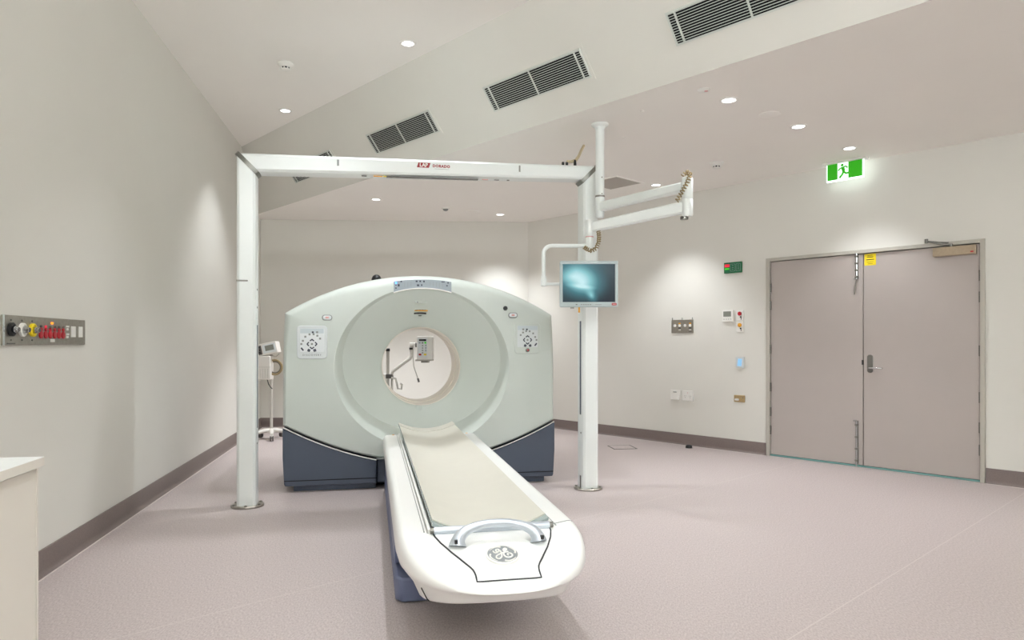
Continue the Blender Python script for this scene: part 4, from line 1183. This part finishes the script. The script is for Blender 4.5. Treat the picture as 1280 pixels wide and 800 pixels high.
for z in (0.035, 0.0, -0.035):
    MB().lathe([(0.010, -0.094), (0.010, -0.104)], 10, (-0.095, 0, z), 'y').build('lead_socket', 'black', mo)
MB().tube([(-0.10, -0.15, 1.16), (-0.155, -0.17, 1.13), (-0.16, -0.17, 1.05), (-0.13, -0.17, 1.02)], 0.010, 8).build('lead', 'black', tr, smooth=60)
MB().tube(arc((-0.16, -0.12, 0.95), 0.06, 60, 300, 12), 0.012, 8).build('lead', 'black', tr, smooth=60)
for rr in (0.075, 0.088, 0.10):
    MB().tube(arc((0.075, -0.06 - rr * 0.3, 0.96), rr, -130, 110, 16), 0.009, 8).build('cable_loop', 'casing' if rr < 0.08 else 'coil', tr, smooth=60)
MB().tube([(-0.02, -0.10, 0.80), (0.0, -0.11, 0.74), (0.03, -0.12, 0.70), (0.055, -0.12, 0.675)], 0.006, 8).build('lead_plug', 'black', tr, smooth=60)
MB().tube([(0.02, -0.05, 1.12), (0.09, -0.08, 1.10), (0.14, -0.10, 1.14)], 0.006, 8).build('lead', 'tgrey', tr, smooth=60)

# ------------------------------------------------------------------ contrast injector seen through the bore
ij = thing('contrast_injector', 'white contrast injector on an arm stand seen through the scanner bore', 'injector', (-1.485, 8.32, 0))
MB().lathe([(0.21, 0.0), (0.21, 0.06), (0.17, 0.09), (0.05, 0.11)], 30).build('base', 'trolley', ij)
MB().lathe([(0.020, 0.10), (0.020, 1.19)], 16).build('pole', 'tgrey', ij)
MB().lathe([(0.026, 1.185), (0.026, 1.212), (0.020, 1.218)], 16).build('pole_cap', 'black', ij)
MB().lathe([(0.014, 0.10), (0.014, 0.90)], 12, (0.045, 0.03, 0)).build('side_pole', 'tgrey', ij)
MB().box((-0.085, 0, 0.885), (0.13, 0.07, 0.06)).build('power_box', 'white', ij, bevel=0.006)
MB().box((0.02, 0, 0.885), (0.085, 0.06, 0.05)).build('clamp', 'casing', ij, bevel=0.006)
MB().tube([(0.045, 0.0, 0.90), (0.06, -0.01, 0.945), (0.27, -0.02, 1.10), (0.285, -0.02, 1.13), (0.285, -0.02, 1.26)], 0.020, 12).build('arm', 'trolley', ij, smooth=60)
MB().lathe([(0.026, 1.205), (0.026, 1.228)], 16, (0.285, -0.02, 0)).build('arm_band', 'black', ij)
MB().box((0.305, -0.02, 1.268), (0.075, 0.05, 0.035)).build('joint', 'white', ij, bevel=0.006)
MB().lathe([(0.030, 0.335), (0.030, 0.365)], 16, (0, -0.03, 1.262), 'x').build('joint_knob', 'casing', ij)
hd_ = MB().prism(rrect(0.185, 0.275, 0.018, 4, 0.455, 1.225), -0.12, 0.06, 'y').build('head', 'white', ij, bevel=0.006)
kp = MB().prism(rrect(0.118, 0.225, 0.008, 3, 0.430, 1.228), -0.124, -0.118, 'y').build('keypad', 'keypad', hd_)
MB().box((0.432, -0.126, 1.318), (0.085, 0.003, 0.022)).build('readout', 'black', hd_)
for k, m in enumerate(('panelbl', 'keygrey', 'greenled')):
    MB().box((0.398 + 0.033 * k, -0.126, 1.286), (0.020, 0.003, 0.018)).build('key', m, hd_)
for k in range(4):
    MB().box((0.432, -0.126, 1.252 - 0.028 * k), (0.014, 0.003, 0.013)).build('key', 'keygrey', hd_)
MB().box((0.402, -0.127, 1.148), (0.030, 0.004, 0.020)).build('key', 'red', hd_)
MB().box((0.462, -0.127, 1.148), (0.030, 0.004, 0.020)).build('key', 'yellow', hd_)
for k in range(3):
    MB().box((0.470, -0.126, 1.255 - 0.03 * k), (0.012, 0.003, 0.018)).build('key', 'greenled' if k == 9 else 'panelbl', hd_)
MB().box((0.445, -0.03, 1.080), (0.205, 0.15, 0.018)).build('tray', 'tgrey', hd_, bevel=0.004)
MB().box((0.455, -0.06, 1.062), (0.09, 0.08, 0.024)).build('tray_catch', 'dsteel', hd_, bevel=0.004)
MB().tube([(0.315, -0.06, 1.25), (0.31, -0.08, 1.12), (0.325, -0.09, 1.0), (0.36, -0.09, 0.90), (0.375, -0.09, 0.855)], 0.006, 8).build('cable', 'tgrey', ij, smooth=60)
MB().tube([(0.372, -0.09, 0.865), (0.385, -0.09, 0.82)], 0.012, 8).build('cable_plug', 'casing', ij)
MB().tube([(0.05, -0.03, 0.87), (0.10, -0.04, 0.86), (0.115, -0.04, 0.80), (0.125, -0.04, 0.74), (0.17, -0.04, 0.735), (0.175, -0.04, 0.79), (0.155, -0.04, 0.80)], 0.012, 8).build('hook', 'tgrey', ij, smooth=60)
